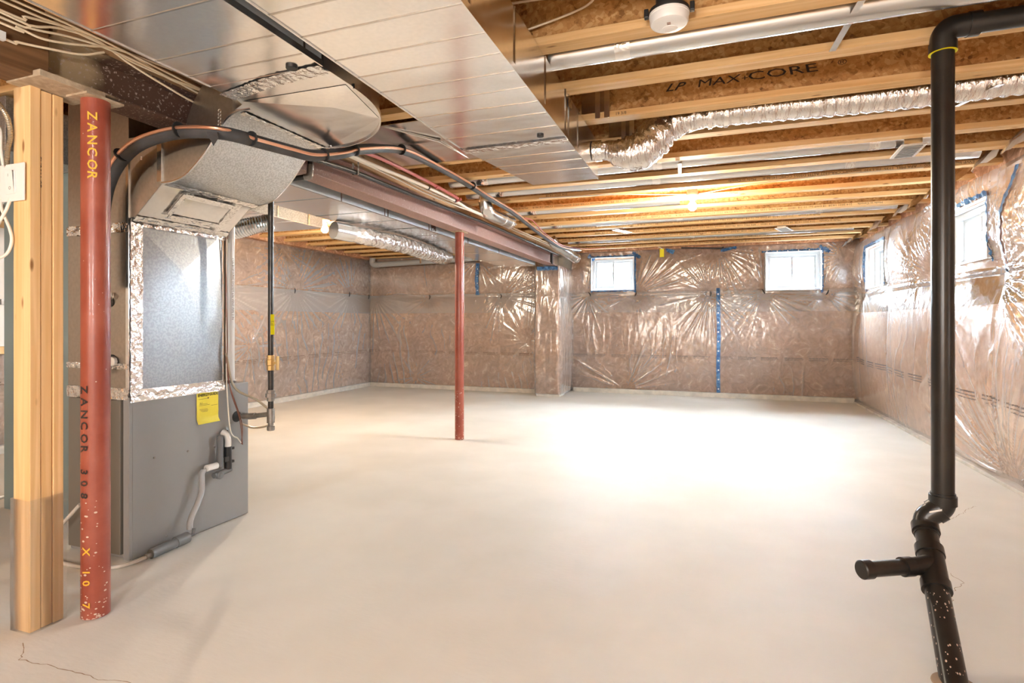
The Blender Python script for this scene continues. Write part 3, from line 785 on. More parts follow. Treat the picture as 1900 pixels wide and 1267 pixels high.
# ---------------------------------------------------------------- steel beam, planks, posts
bm_ = thing('steel_beam', 'long rust-primed steel beam carrying the joists down the room', 'beam', (-2.465, 5.2, 2.165))
BX0, BX1, BY0, BY1 = -2.545, -2.385, 1.43, 8.95
obj('beam_web', MB().box(-2.470, -2.460, BY0, BY1, 2.175, 2.328), 'steel_beam', bm_, smooth=False)
obj('bottom_flange', MB().box(BX0, BX1, BY0, BY1, 2.165, 2.176), 'steel_beam', bm_, smooth=False, bevel=.002)
obj('top_flange', MB().box(BX0, BX1, BY0, BY1, 2.326, 2.337), 'steel_beam', bm_, smooth=False, bevel=.002)
pk = box('timber_plank', (-2.54, -2.392, 1.44, 9.0, 2.338, 2.396), 'plate_wood', bevel=.003)
tag(pk, 'lower weathered plank lying on the top flange of the steel beam', 'plank')
pk = box('timber_plank', (-2.545, -2.385, 1.40, 9.0, 2.398, 2.456), 'plate_wood', bevel=.003)
tag(pk, 'upper weathered plank right under the joists over the steel beam', 'plank')
wbm = box('timber_beam', (-2.56, -2.40, -2.9, 1.415, 2.145, 2.44), 'lvl', bevel=.003)
tag(wbm, 'dark brown timber beam butting the near end of the steel beam', 'beam')
bp = box('bearing_plate', (-2.56, -2.36, 1.36, 1.60, 2.139, 2.163), 'steel_dust', bevel=.002)
tag(bp, 'dusty tan bearing plate between post top and steel beam', 'plate')

def steel_post(label, x, y, r, top, writing):
    t = thing('steel_post', label, 'post', (x, y, 0), 'red steel posts under the beam')
    obj('post_tube', MB().lathe((x, y, 0), [(r, .004), (r, top-.008)], 40), 'steel_red', t)
    obj('cap_plate', MB().box(x-.062, x+.062, y-.075, y+.075, top-.008, top), 'steel_dust', t, smooth=False)
    # plaster and paint splashes on the shaft
    mb = MB()
    for i in range(100):
        a = random.uniform(-2.6, .2) ; h = random.random()**2.4*.55 if i < 80 else random.uniform(.2, top-.05)
        s = random.uniform(.0015, .0065 if i < 80 else .003); rr = r+.0012
        ring = [(x+rr*math.cos(a+s/r*math.cos(q*PI/3)), y+rr*math.sin(a+s/r*math.cos(q*PI/3)), max(.006, h+s*.7*math.sin(q*PI/3))) for q in range(6)]
        mb.add(ring, [tuple(range(6))])
    obj('splashes', mb, 'splash', t, smooth=False)['kind'] = 'stuff'
    return t
M['splash'] = mat('plaster_splash', (.62, .50, .42), .8)
PX, PY = -2.405, 1.59
p1 = steel_post('red primed steel post with yellow crayon writing, beside the wooden studs', PX, PY, .051, 2.139, 1)
p2 = steel_post('slim red steel post standing alone in the middle of the floor', -2.465, 5.27, .047, 2.165, 0)
def curved_text(s, m, par, cx, cy, r, ang, z, size, step, name='handwriting', rot=-PI/2, thick=.0008):
    """letters wrapped one by one on the post, running downwards"""
    for i, ch in enumerate(s):
        if ch == ' ': continue
        a = ang; n = Vector((math.cos(a), math.sin(a), 0)); tx = Vector((-math.sin(a), math.cos(a), 0))
        p = Vector((cx, cy, z-i*step))+n*(r+.0012)
        up = Vector((0, 0, 1))
        xd = tx*math.cos(rot)+up*math.sin(rot); yd = -tx*math.sin(rot)+up*math.cos(rot)
        text(name, ch, m, par, p-yd*size*.35, xd, yd, size, 1.15, .1*random.uniform(-1, 1), thick=thick)
AV = math.atan2(-PY, -PX)      # direction from the post to the camera
curved_text('ZANCOR', 'crayon', p1, PX, PY, .051, AV-.20, 2.072, .046, .048)
curved_text('ZANCOR 308', 'ink', p1, PX, PY, .051, AV-.80, .955, .042, .048)
curved_text('X 10 7', 'crayon', p1, PX, PY, .051, AV-.62, .30, .04, .045)
obj('weld_mark', MB().lathe((PX, PY, 0), [(.0512, .385), (.0518, .390), (.0518, .400), (.0512, .405)], 40), 'ink_soft', p1) if False else None

# wooden stud post at the left
t = thing('stud_post', 'built-up post of three pine studs at the left, film wrapped at its foot', 'post', (-2.545, 1.47, 0))
yy = 1.405
for i, zt in enumerate((2.143, 2.136, 2.136)):
    w0 = .0385
    box('stud', (-2.598+.006*i, -2.498-.003*(i % 2), yy, yy+w0, .001, zt), 'stud', t, bevel=.003); yy += w0+.0025
n = 40; vs = []
for zz in np.linspace(.0, .52, 14):
    for (x, y) in [(-2.604, 1.53), (-2.604, 1.398), (-2.49, 1.398), (-2.488, 1.46), (-2.49, 1.533)]:
        vs.append((x+random.uniform(-.0015, .003), y-random.uniform(0, .002), zz))
obj('film_wrap', MB().add(vs, [(i*5+j, i*5+j+1, (i+1)*5+j+1, (i+1)*5+j) for i in range(13) for j in range(4)]), poly_mat('wrap_film', .06, tint=(.97, .96, .94), gloss=.8), t, smooth=True)
text('handwriting', 'FURNACE', 'ink', t, (-2.500, 1.427, 1.872), (0, 0, -1), (0, 1, 0), .028, 1.0)
# switch plate
t = thing('furnace_switch', 'white rocker switch on the wooden stud post at the left', 'switch', (-2.58, 1.40, 1.70))
obj('switch_box', MB().box(-2.668, -2.605, 1.405, 1.46, 1.71, 1.83), 'iron', t, smooth=False, bevel=.003)
obj('cover_plate', MB().box(-2.660, -2.512, 1.392, 1.400, 1.690, 1.838), 'white', t, smooth=False, bevel=.004)
obj('rocker_frame', MB().box(-2.615, -2.558, 1.388, 1.3925, 1.718, 1.812), 'white', t, smooth=False, bevel=.002)
obj('rocker', MB().prism([(-2.610, 1.3885, 1.722), (-2.563, 1.3885, 1.722), (-2.563, 1.380, 1.765), (-2.563, 1.3885, 1.808), (-2.610, 1.3885, 1.808), (-2.610, 1.380, 1.765)], (0, .002, 0)) if False else MB().add([(-2.610,1.388,1.722),(-2.563,1.388,1.722),(-2.563,1.3845,1.765),(-2.610,1.3845,1.765),(-2.563,1.381,1.808),(-2.610,1.381,1.808),(-2.563,1.388,1.808),(-2.610,1.388,1.808)], [(0,1,2,3),(3,2,4,5),(5,4,6,7)]), 'white', t, smooth=False)
text('switch_mark', 'I', 'ink', t, (-2.590, 1.382, 1.785), (1, 0, 0), (0, 0, 1), .016)
text('switch_mark', 'O', 'ink', t, (-2.592, 1.386, 1.735), (1, 0, 0), (0, 0, 1), .018)
for zz in (1.705, 1.825): obj('screw', MB().lathe((-2.586, 1.3925, zz), [(.003, -.001), (.003, .001)], 8, 'y'), 'white', t)

# armoured cable and loose cables at the switch
bx = MB().tube(smooth_path([(-2.69, 1.37, 2.12), (-2.645, 1.375, 2.085), (-2.60, 1.385, 2.02), (-2.588, 1.39, 1.95), (-2.605, 1.39, 1.89), (-2.628, 1.40, 1.83)], 22),
               [(.0075 if i % 2 else .0095) for i in range(22*5+1)], 10)
o = obj('armoured_cable', bx, 'bx', smooth=.9); tag(o, 'ribbed armoured cable curving down into the white rocker switch', 'cable')
for pts, lb in [([(-2.70, 1.39, 2.02), (-2.66, 1.395, 1.98), (-2.655, 1.395, 1.90), (-2.648, 1.40, 1.83)], 'short cream cable left of the armoured cable above the switch'),
                ([(-2.598, 1.395, 1.70), (-2.605, 1.385, 1.655), (-2.645, 1.38, 1.60), (-2.672, 1.38, 1.54), (-2.655, 1.385, 1.475), (-2.61, 1.39, 1.485), (-2.590, 1.395, 1.53), (-2.60, 1.395, 1.58), (-2.64, 1.39, 1.66), (-2.655, 1.395, 1.71)], 'white cable hanging in a loop below the rocker switch')]:
    tag(tubeo('cable', pts, .006, 'cable_w', sm=8, seg=8), lb, 'cable')
o = obj('conduit_elbow', MB().tube(smooth_path([(-2.80, 1.45, 2.30), (-2.66, 1.36, 2.27), (-2.545, 1.24, 2.19), (-2.535, 1.24, 2.10), (-2.60, 1.30, 2.06)], 8), .028, 16), 'galv', smooth=.9)
tag(o, 'shiny metal pipe elbow at the top left above the switch', 'pipe')

# ---------------------------------------------------------------- trunk ducts overhead
ZD = 2.20; ZT = 2.45
def seam_strips(parent, x0, x1, ys, z, wdt=.006, h=.002):
    for y in ys: box('seam', (x0+.002, x1-.002, y-wdt/2, y+wdt/2, z-h, z+.001), 'galv_dark', parent)
def side_strips(parent, x, ys, z0, z1, s=1):
    for y in ys: box('side_seam', (min(x, x+s*.004), max(x, x+s*.004), y-.005, y+.005, z0+.002, z1), 'galv_dark', parent)
# trunk A (supply) with the quarter-round end
ta = thing('supply_duct', 'flat galvanised trunk duct ending in a rounded elbow above the furnace', 'duct', (-1.69, 0, ZD))
AX0, AX1 = -1.968, -1.405
obj('duct_body', MB().box(AX0, AX1, -2.6, 1.76, ZD, ZT), 'galv', ta, smooth=False, bevel=.003)
obj('duct_side', MB().box(AX1, AX1+.0015, -2.6, 1.76, ZD+.02, ZT), 'galv_side_reflection', ta, smooth=False)  # added skin, so the side facing the gap reads less dark
seam_strips(ta, AX0, AX1, [-1.0, -.4, .2, .7, 1.02, 1.29, 1.52, 1.66], ZD)
obj('corner_rib', MB().box(AX0-.006, AX0, -2.6, 1.76, ZD-.004, ZD+.02), 'galv', ta, smooth=False); obj('corner_rib', MB().box(AX1, AX1+.006, -2.6, 1.76, ZD-.004, ZD+.02), 'galv', ta, smooth=False)
# elbow
cxe, cye, RO, = -2.02, 1.96, .615
arc = [(cxe+RO*math.cos(a), cye+(.64)*math.sin(a)) for a in np.linspace(0, PI/2, 22)]
prof = [(-1.405, 1.76)]+arc[0:]+[(-2.10, 2.60), (-2.10, 2.0), (-1.99, 1.95), (-1.968, 1.90), (-1.968, 1.76)]
obj('rounded_elbow', MB().prism([(x, y, ZD-.002) for x, y in prof], (0, 0, ZT-ZD)), 'galv', ta, smooth=.5)
mb = MB()
for a, b in zip(arc[:-1], arc[1:]):
    mb.add([(a[0], a[1], ZD-.010), (b[0], b[1], ZD-.010), (b[0]*1.0+(cxe-b[0])*-.012, b[1]+(b[1]-cye)*.012, ZD-.010), (a[0]+(a[0]-cxe)*.012, a[1]+(a[1]-cye)*.012, ZD-.010),
            (a[0], a[1], ZD+.012), (b[0], b[1], ZD+.012), (b[0]+(b[0]-cxe)*.012, b[1]+(b[1]-cye)*.012, ZD+.012), (a[0]+(a[0]-cxe)*.012, a[1]+(a[1]-cye)*.012, ZD+.012)],
           [(0,1,2,3),(4,5,6,7),(0,1,5,4),(3,2,6,7)])
obj('elbow_rim', mb, 'galv', ta, smooth=False)
# folded crease panels under the elbow
obj('crease_panel', MB().add([(-1.96, 1.92, ZD-.004), (-1.42, 1.93, ZD-.004), (-1.60, 2.10, ZD-.013), (-1.97, 2.55, ZD-.004), (-1.50, 2.30, ZD-.004)], [(0,1,2),(0,2,3),(1,4,2),(2,4,3)]), 'galv', ta, smooth=False)
def foil_strip(name, pts, wd_, par, nrm, n=16, amp=.004):
    """crinkled foil tape along a line; nrm = outward direction"""
    nrm = Vector(nrm).normalized(); mb = MB(); P = []
    for a, b in zip(pts[:-1], pts[1:]):
        a, b = Vector(a), Vector(b); k = max(2, int((b-a).length/.014))
        P += [a.lerp(b, i/k) for i in range(k)]
    P.append(Vector(pts[-1])); vs = []; fs = []
    for i, p in enumerate(P):
        d = (P[min(i+1, len(P)-1)]-P[max(i-1, 0)]).normalized(); sd = d.cross(nrm).normalized()
        for s_ in np.linspace(-1, 1, 6): vs.append(p+sd*(s_*wd_/2*(1+random.uniform(-.06, .06)))+nrm*(.0015+amp*random.random()))
    for i in range(len(P)-1):
        for j in range(5): fs.append((i*6+j, i*6+j+1, (i+1)*6+j+1, (i+1)*6+j))
    return obj(name, MB().add(vs, fs), 'foil', par, smooth=True)
foil_strip('foil_tape', [(-1.98, 1.86, ZD-.003), (-1.70, 1.80, ZD-.003), (-1.41, 1.78, ZD-.003)], .075, ta, (0, 0, -1))
foil_strip('foil_tape', [(-2.06, 2.02, ZD-.003), (-2.05, 2.58, ZD-.003)], .04, ta, (0, 0, -1))
side_strips(ta, AX1, [.7, 1.29, 1.66, 1.76], ZD, ZT)
obj('plug', MB().lathe((-1.52, 1.73, ZD-.008), [(.022, 0), (.022, .008), (.016, .009)], 18), 'black', ta)

# trunk B
tb = thing('trunk_duct', 'wide galvanised trunk duct hanging under the joists at the top centre', 'duct', (-1.02, 0, ZD))
BXa, BXb = -1.33, -.722
obj('duct_body', MB().box(BXa, BXb, -2.6, 2.90, ZD, ZT), 'galv', tb, smooth=False, bevel=.003)
obj('reduced_end', MB().prism([(-1.325, 2.90, ZD-.004), (-.722, 2.90, ZD-.004), (-.722, 3.76, ZD-.004), (-1.19, 3.78, ZD-.004)], (0, 0, ZT-ZD)), 'galv', tb, smooth=False, bevel=.002)
seam_strips(tb, BXa, BXb, [-.5, 0, .4, .75, 1.05, 1.24, 1.415, 1.565, 1.748, 1.898, 2.054, 2.209, 2.366, 2.507, 2.69], ZD)
seam_strips(tb, -1.30, BXb, [3.10, 3.27, 3.47], ZD-.004)
obj('corner_rib', MB().box(BXb, BXb+.006, -2.6, 2.9, ZD-.005, ZD+.02), 'galv', tb, smooth=False)
obj('corner_rib', MB().box(BXa-.006, BXa, -2.6, 2.9, ZD-.005, ZD+.02), 'galv', tb, smooth=False)
obj('corner_rib', MB().box(BXb, BXb+.006, 2.9, 3.76, ZD-.009, ZD+.02), 'galv', tb, smooth=False)
side_strips(tb, BXb, [.6, 1.1, 1.62, 2.05, 2.48, 2.86, 2.93, 3.15], ZD, ZT)
foil_strip('foil_tape', [(-1.33, 2.905, ZD-.005), (-.722, 2.905, ZD-.005)], .06, tb, (0, 0, -1))
foil_strip('foil_tape', [(BXb+.002, 2.90, ZT-.05), (BXb+.002, 3.0, ZT-.04)], .05, tb, (1, 0, 0))
obj('plug', MB().lathe((-.842, 2.80, ZD-.008), [(.018, 0), (.018, .008), (.014, .009)], 18), 'black', tb)
# panned sheet bays between the trunk and the beam
t = thing('joist_bay_pan', 'flat sheet-metal pan under the joists between trunk duct and beam', 'duct', (-1.7, 3.2, 2.44))
obj('pan_sheet', MB().box(-2.28, -1.32, 3.0, 3.36, 2.447, 2.451), 'galv', t, smooth=False)
obj('pan_sheet', MB().box(-2.28, -1.20, 3.364, 3.83, 2.443, 2.447), 'galv', t, smooth=False)
obj('pan_rib', MB().box(-2.28, -1.20, 3.355, 3.368, 2.438, 2.447), 'galv', t, smooth=False)
obj('pan_rib', MB().box(-2.28, -1.20, 3.825, 3.838, 2.438, 2.447), 'flange', t, smooth=False)
obj('pan_crease', MB().tube([(-1.95, 2.98, 2.446), (-1.72, 3.35, 2.437), (-1.70, 3.82, 2.446)], [.004, .009, .004], 8), 'galv_dark', t)

# return ducts beyond the beam
tc_ = thing('return_duct', 'long galvanised return duct running beside the steel beam to the back', 'duct', (-2.95, 5.5, 2.13))
RX0, RX1 = -3.21, -2.655; RZ = 2.14
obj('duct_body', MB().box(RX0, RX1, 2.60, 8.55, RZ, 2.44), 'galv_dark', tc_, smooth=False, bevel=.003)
obj('duct_side', MB().box(RX1, RX1+.0015, 2.60, 8.55, RZ+.004, 2.44), 'galv_side_reflection', tc_, smooth=False)  # same added skin, lifting the side under the beam
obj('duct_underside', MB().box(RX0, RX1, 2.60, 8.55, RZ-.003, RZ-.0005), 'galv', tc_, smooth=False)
for y in (3.4, 3.95, 4.35, 4.75, 5.2, 5.6, 6.1, 6.8, 7.6): box('seam', (RX0, RX1, y-.006, y+.006, RZ-.005, RZ-.002), 'galv_dark', tc_)
for y in (3.55, 4.15, 4.20, 4.95, 5.0, 5.9, 6.9): box('side_seam', (RX1, RX1+.005, y-.008, y+.008, RZ, 2.44), 'galv', tc_)
foil_strip('foil_tape', [(RX0, 4.78, RZ-.004), (RX1, 4.78, RZ-.004)], .05, tc_, (0, 0, -1), amp=.003)
foil_strip('foil_tape', [(RX1+.003, 5.05, RZ+.01), (RX1+.003, 5.05, 2.3)], .10, tc_, (1, 0, 0), amp=.004)
td = thing('joist_pan_duct', 'broad flat duct behind the furnace, left of the long return duct', 'duct', (-4.3, 3.4, 2.13))
obj('duct_body', MB().box(-5.2, -3.58, 1.9, 4.50, 2.145, 2.44), 'spangle', td, smooth=False, bevel=.003)
obj('duct_underside', MB().box(-5.2, -3.58, 2.3, 4.50, 2.141, 2.1445), 'galv', td, smooth=False)
for y in (2.9, 3.3, 3.7, 4.1): box('seam', (-5.2, -3.58, y-.005, y+.005, 2.137, 2.142), 'galv', td)
for y in (3.2, 3.9, 4.3): box('side_seam', (-3.58, -3.575, y-.008, y+.008, 2.145, 2.44), 'galv', td)

# ---------------------------------------------------------------- furnace
fu = thing('furnace', 'grey furnace cabinet with a yellow energy label, behind the red post', 'furnace', (-3.0, 2.37, 0))
FX0, FX1, FY0, FY1, FZ = -3.24, -2.772, 2.0, 2.765, .838
obj('cabinet', MB().box(FX0, FX1, FY0+.012, FY1, .004, FZ), 'furnace', fu, smooth=False, bevel=.004)
obj('front_door', MB().box(FX0+.02, FX1-.055, FY0-.012, FY0+.012, .03, FZ-.02), 'furnace_in', fu, smooth=False, bevel=.004)
obj('door_edge', MB().box(FX1-.045, FX1-.002, FY0-.004, FY0+.014, .006, FZ-.004), 'furnace', fu, smooth=False, bevel=.003)
for y, z in [(2.13, .50), (2.33, .49), (2.51, .475), (2.62, .60), (2.60, .47), (2.20, .06)]:
    obj('screw', MB().lathe((FX1, y, z), [(.006, -.001), (.006, .003), (.003, .005)], 10, 'x'), 'iron', fu)
# plenum
pl = thing('supply_plenum', 'tall shiny sheet-metal plenum with foil taped edges standing on the furnace', 'duct', (-3.0, 2.3, FZ))
obj('plenum_box', MB().box(FX0, -2.783, 2.0, 2.575, FZ+.002, 2.43), 'galv_brown_reflection', pl, smooth=False, bevel=.002)
xs = -2.779; Opt = (xs+.020, 2.285, 1.50)
v_ = [(xs, 2.003, 1.745), (xs, 2.18, 1.745), (xs, 2.325, 1.745), (xs, 2.572, 1.745), (xs, 2.572, .842), (xs, 2.50, .842), (xs, 2.09, .842), (xs, 2.003, .842), Opt]
obj('cross_broken_panel', MB().add(v_, [(i, (i+1) % 8, 8) for i in range(8)]), 'panel', pl, smooth=False)
foil_strip('foil_tape', [(-2.776, 2.035, .86), (-2.776, 2.035, 1.74)], .065, pl, (1, 0, 0), amp=.005)
foil_strip('foil_tape', [(-2.776, 2.0, .845), (-2.776, 2.58, .845)], .05, pl, (1, 0, 0), amp=.008)
foil_strip('foil_tape', [(-2.770, 2.0, .822), (-2.770, 2.58, .822)], .03, pl, (1, 0, 0), amp=.004)
foil_strip('foil_tape', [(-2.776, 2.0, 1.735), (-2.776, 2.58, 1.735)], .05, pl, (1, 0, 0), amp=.010)
foil_strip('foil_tape', [(-3.24, 1.998, .85), (-2.78, 1.998, .85)], .06, pl, (0, -1, 0), amp=.006)
foil_strip('foil_tape', [(-3.24, 1.998, 1.70), (-2.78, 1.998, 1.70)], .05, pl, (0, -1, 0), amp=.004)
foil_strip('foil_tape', [(-3.24, 1.998, .99), (-2.78, 1.998, .99)], .03, pl, (0, -1, 0), amp=.008)
obj('edge_seam', MB().box(-2.795, -2.776, 1.994, 2.001, .85, 2.12), 'galv', pl, smooth=False)
obj('cut_hole', MB().lathe((-2.91, 1.997, 1.32), [(.024, -.001), (.024, .001)], 18, 'y'), 'black', pl)
obj('cut_hole', MB().lathe((-2.90, 1.997, 1.02), [(.030, -.001), (.030, .001)], 18, 'y'), 'black', pl)
obj('fitting', MB().lathe((-2.88, 1.99, 1.015), [(.021, -.012), (.025, -.008), (.025, .006), (.015, .008)], 8, 'y'), 'white', pl)
tubeo('drain_stub', [(-2.90, 1.97, 1.015), (-2.935, 1.955, 1.01), (-2.945, 1.95, .95)], .012, 'pump', pl, sm=4)
mb = MB()
for i in range(9): a = i*.7; mb.quad((-2.91+.03*math.cos(a), 1.992, 1.345+.012*math.sin(a)), (-2.91+.045*math.cos(a+.3), 1.985, 1.35+.02*math.sin(a+.3)), (-2.91+.04*math.cos(a+.5), 1.99, 1.355+.02*math.sin(a+.6)), (-2.91+.02*math.cos(a+.6), 1.994, 1.34+.012*math.sin(a)))
obj('foil_scraps', mb, 'foil', pl)

# gooseneck from the plenum up to the trunk elbow
gn = thing('gooseneck_duct', 'curved sheet-metal gooseneck duct rising from the plenum under the beam', 'duct', (-2.5, 2.3, 1.745))
lowp = [(-2.783, 1.745), (-2.735, 1.750), (-2.55, 1.903)]
curve = [tuple(p)[:2] for p in smooth_path([(-2.55, 1.903, 0), (-2.47, 1.906, 0), (-2.391, 1.928, 0), (-2.335, 1.965, 0), (-2.27, 2.02, 0), (-2.22, 2.075, 0), (-2.172, 2.134, 0), (-2.12, 2.178, 0), (-2.06, 2.197, 0), (-1.99, 2.199, 0)], 4)]
upp = [(-1.99, 2.445), (-2.20, 2.442), (-2.287, 2.345), (-2.345, 2.275), (-2.376, 2.213), (-2.395, 2.158), (-2.44, 2.150), (-2.783, 2.150)]
profx = lowp[:-1]+curve+upp
obj('duct_cheek', MB().prism([(x, 2.0, z) for x, z in profx], (0, .004, 0)), 'galv_brown_reflection', gn, smooth=False)
obj('duct_cheek', MB().prism([(x, 2.571, z) for x, z in profx], (0, .004, 0)), 'galv_brown_reflection', gn, smooth=False)
def skin(name, pr, m, y0, y1, th=.003):
    vs = []; fs = []
    for x, z in pr: vs += [(x, y0, z), (x, y1, z)]
    fs = [(2*i, 2*i+1, 2*i+3, 2*i+2) for i in range(len(pr)-1)]
    return obj(name, MB().add(vs, fs), m, gn, smooth=.5)
skin('curved_bottom', curve, 'spangle', 2.0, 2.575)
skin('slanted_bottom', lowp, 'galv', 2.0, 2.575)
skin('curved_top', upp, 'galv_dark', 2.0, 2.575)
for y in (1.998, 2.573):
    obj('edge_seam', MB().tube([(x, y, z) for x, z in curve], .006, 6), 'galv', gn)
def slant(s, y, off=.004):
    a, b = Vector((-2.735, 0, 1.750)), Vector((-2.55, 0, 1.903)); p = a.lerp(b, s); nn = Vector((.64, 0, -.77)); q = p+nn*off; return (q.x, y, q.z)
c4 = [slant(.22, 2.14), slant(.22, 2.46), slant(.86, 2.46), slant(.86, 2.14)]
obj('access_patch', MB().prism(c4, Vector((.64, 0, -.77))*.006), 'galv', gn, smooth=False, bevel=.002)
nn = (.64, 0, -.77)
foil_strip('foil_tape', [slant(.22, 2.14, .012), slant(.22, 2.46, .012)], .03, gn, nn); foil_strip('foil_tape', [slant(.86, 2.14, .012), slant(.86, 2.46, .012)], .03, gn, nn)
foil_strip('foil_tape', [slant(.15, 2.14, .012), slant(.9, 2.14, .012)], .03, gn, nn); foil_strip('foil_tape', [slant(.0, 2.47, .012), slant(.98, 2.47, .012)], .045, gn, nn)
foil_strip('foil_tape', [(-2.52, 2.0, 1.900), (-2.52, 2.575, 1.900)], .045, gn, (.2, 0, -1), amp=.003)
foil_strip('foil_tape', [(-2.74, 2.0, 1.745), (-2.74, 2.575, 1.745)], .035, gn, (.6, 0, -.7), amp=.006)
obj('edge_seam', MB().box(-2.575, -2.545, 1.992, 1.999, 1.91, 2.11), 'galv', gn, smooth=False)
for i in range(3): obj('foil_scrap', MB().quad((-2.69, 1.994, 2.03+i*.006), (-2.675, 1.992, 2.028+i*.006), (-2.675, 1.99, 2.032+i*.006), (-2.688, 1.992, 2.034+i*.006)), 'foil', gn, smooth=False)

# energy label on the cabinet
t = thing('energy_label', 'yellow energy label stuck to the grey furnace side', 'label', (FX1, 2.46, .63))
lx = FX1+.003; vs = []
for i in range(9):
    for j in range(7):
        y = 2.384+.148*j/6; z = .810-.180*i/8
        vs.append((lx+.001+.0035*math.sin(i*1.1+j*2.0)**2*(i/8)+(.012*(i-7) if i == 8 else 0), y, z))
obj('sticker', MB().add(vs, [(i*7+j, i*7+j+1, (i+1)*7+j+1, (i+1)*7+j) for i in range(8) for j in range(6)]), 'yellow', t, smooth=True)
text('label_print', 'ENERGYGUIDE', 'ink', t, (lx+.003, 2.389, .788), (0, 1, 0), (0, 0, 1), .0225, .93, thick=.0006)
mb = MB()
for y0, y1, z in [(2.395, 2.46, .772), (2.40, 2.455, .742), (2.398, 2.47, .735), (2.40, 2.455, .712), (2.41, 2.46, .704), (2.42, 2.455, .698), (2.48, 2.525, .728)]:
    mb.quad((lx+.0035, y0, z), (lx+.0035, y1, z), (lx+.0035, y1, z+.0016), (lx+.0035, y0, z+.0016))
mb.add([(lx+.0035, 2.454, .779), (lx+.0035, 2.466, .779), (lx+.0035, 2.460, .768)], [(0, 1, 2)])
obj('label_lines', mb, 'ink_soft', t, smooth=False)
text('label_print', '96.2', 'ink', t, (lx+.003, 2.402, .746), (0, 1, 0), (0, 0, 1), .011)

# condensate trap
t = thing('condensate_trap', 'black and grey condensate trap on the furnace side', 'trap', (FX1, 2.56, .33))
obj('slot', MB().box(FX1+.0005, FX1+.003, 2.555, 2.605, .40, .56), 'black', t, smooth=False)
obj('trap_riser', MB().tube([(-2.735, 2.515, .36), (-2.735, 2.515, .545)], .017, 14), 'pump', t)
obj('trap_tube', MB().tube([(-2.735, 2.572, .335), (-2.735, 2.572, .47)], .021, 14), 'black', t)
obj('white_elbow', MB().tube(smooth_path([(-2.735, 2.572, .465), (-2.735, 2.572, .515), (-2.745, 2.565, .545), (-2.765, 2.56, .556)], 4), .018, 14), 'white', t)
obj('trap_cross', MB().tube([(-2.735, 2.47, .318), (-2.735, 2.59, .330)], .016, 12), 'pump', t)
obj('clean_out_cap', MB().lathe((-2.715, 2.50, .315), [(.022, -.03), (.022, .0), (.018, .004)], 14, 'x'), 'pump', t)
obj('white_coupling', MB().lathe((-2.735, 2.455, .375), [(.013, -.04), (.019, -.036), (.019, .036), (.013, .04)], 16, 'y'), 'white', t)
obj('coupling_neck', MB().tube([(-2.735, 2.49, .378), (-2.735, 2.52, .38)], .013, 12), 'pump', t)
for z in (.37, .45): obj('bracket', MB().box(-2.765, -2.74, 2.590, 2.625, z-.007, z+.007), 'black', t, smooth=False)
obj('bracket', MB().box(-2.722, -2.714, 2.53, 2.56, .385, .415), 'black', t, smooth=False)
o = tubeo('drain_hose', [(-2.735, 2.42, .372), (-2.728, 2.385, .358), (-2.722, 2.378, .32), (-2.722, 2.375, .25), (-2.715, 2.34, .19), (-2.715, 2.30, .12), (-2.715, 2.295, .07)], [.009]*4+[.015]*33, 'grey_tube', sm=6)
tag(o, 'grey ribbed drain hose from the condensate trap down to the floor', 'hose')
t = thing('inline_drain_filter', 'dark grey cylindrical drain filter lying on the floor by the furnace', 'filter', (-2.70, 2.16, 0))
obj('filter_body', MB().tube([(-2.700, 2.055, .028), (-2.700, 2.20, .034)], .025, 18), 'pump', t)
obj('filter_collar', MB().tube([(-2.700, 2.195, .036), (-2.700, 2.268, .038)], .030, 18), 'pump', t)
obj('hose_barb', MB().tube([(-2.700, 2.268, .04), (-2.695, 2.30, .045), (-2.695, 2.305, .075)], .010, 10), 'pump', t)
obj('hose_clamp', MB().tube([(-2.702, 2.03, .024), (-2.701, 2.055, .026)], .014, 12), 'iron', t)
o = tubeo('drain_line', [(-2.702, 2.04, .022), (-2.715, 1.99, .016), (-2.75, 1.92, .012), (-2.86, 1.87, .011), (-3.05, 1.86, .011), (-3.25, 1.90, .012), (-3.28, 1.92, .06), (-3.18, 1.93, .16), (-3.05, 1.94, .28)], .0095, 'clear_tube', sm=7)
tag(o, 'pale vinyl drain line curling on the floor in front of the furnace', 'hose')

# thermostat wires bunch at the back edge of the plenum
for pts, m, r, lb in [
    ([(-2.765, 2.585, 1.74), (-2.762, 2.583, 1.5), (-2.768, 2.587, 1.2), (-2.755, 2.575, 1.0), (-2.75, 2.60, .83), (-2.74, 2.68, .60), (-2.765, 2.705, .455)], 'wire_b', .003, 'thin brown wire running down the plenum edge to the furnace side'),
    ([(-2.758, 2.592, 1.76), (-2.775, 2.60, 1.45), (-2.752, 2.585, 1.1), (-2.75, 2.58, .98), (-2.748, 2.605, .80), (-2.735, 2.66, .62), (-2.762, 2.710, .45)], 'wire_b', .0025, 'second thin brown wire, twisted beside the first'),
    ([(-2.752, 2.580, 1.72), (-2.768, 2.590, 1.3), (-2.755, 2.578, 1.0), (-2.75, 2.580, .80), (-2.745, 2.60, .56), (-2.75, 2.66, .50), (-2.765, 2.700, .465)], 'cable_w', .0038, 'thin cream wire hanging beside the brown wires on the furnace'),
    ([(-2.755, 2.575, 1.03), (-2.745, 2.63, .82), (-2.71, 2.78, .72), (-2.66, 2.86, .62), (-2.67, 2.84, .56), (-2.72, 2.76, .55), (-2.768, 2.70, .585)], 'bx', .007, 'beige flexible cable looping out past the furnace edge')]:
    tag(tubeo('wire', pts, r, m, sm=8, seg=6), lb, 'cable')

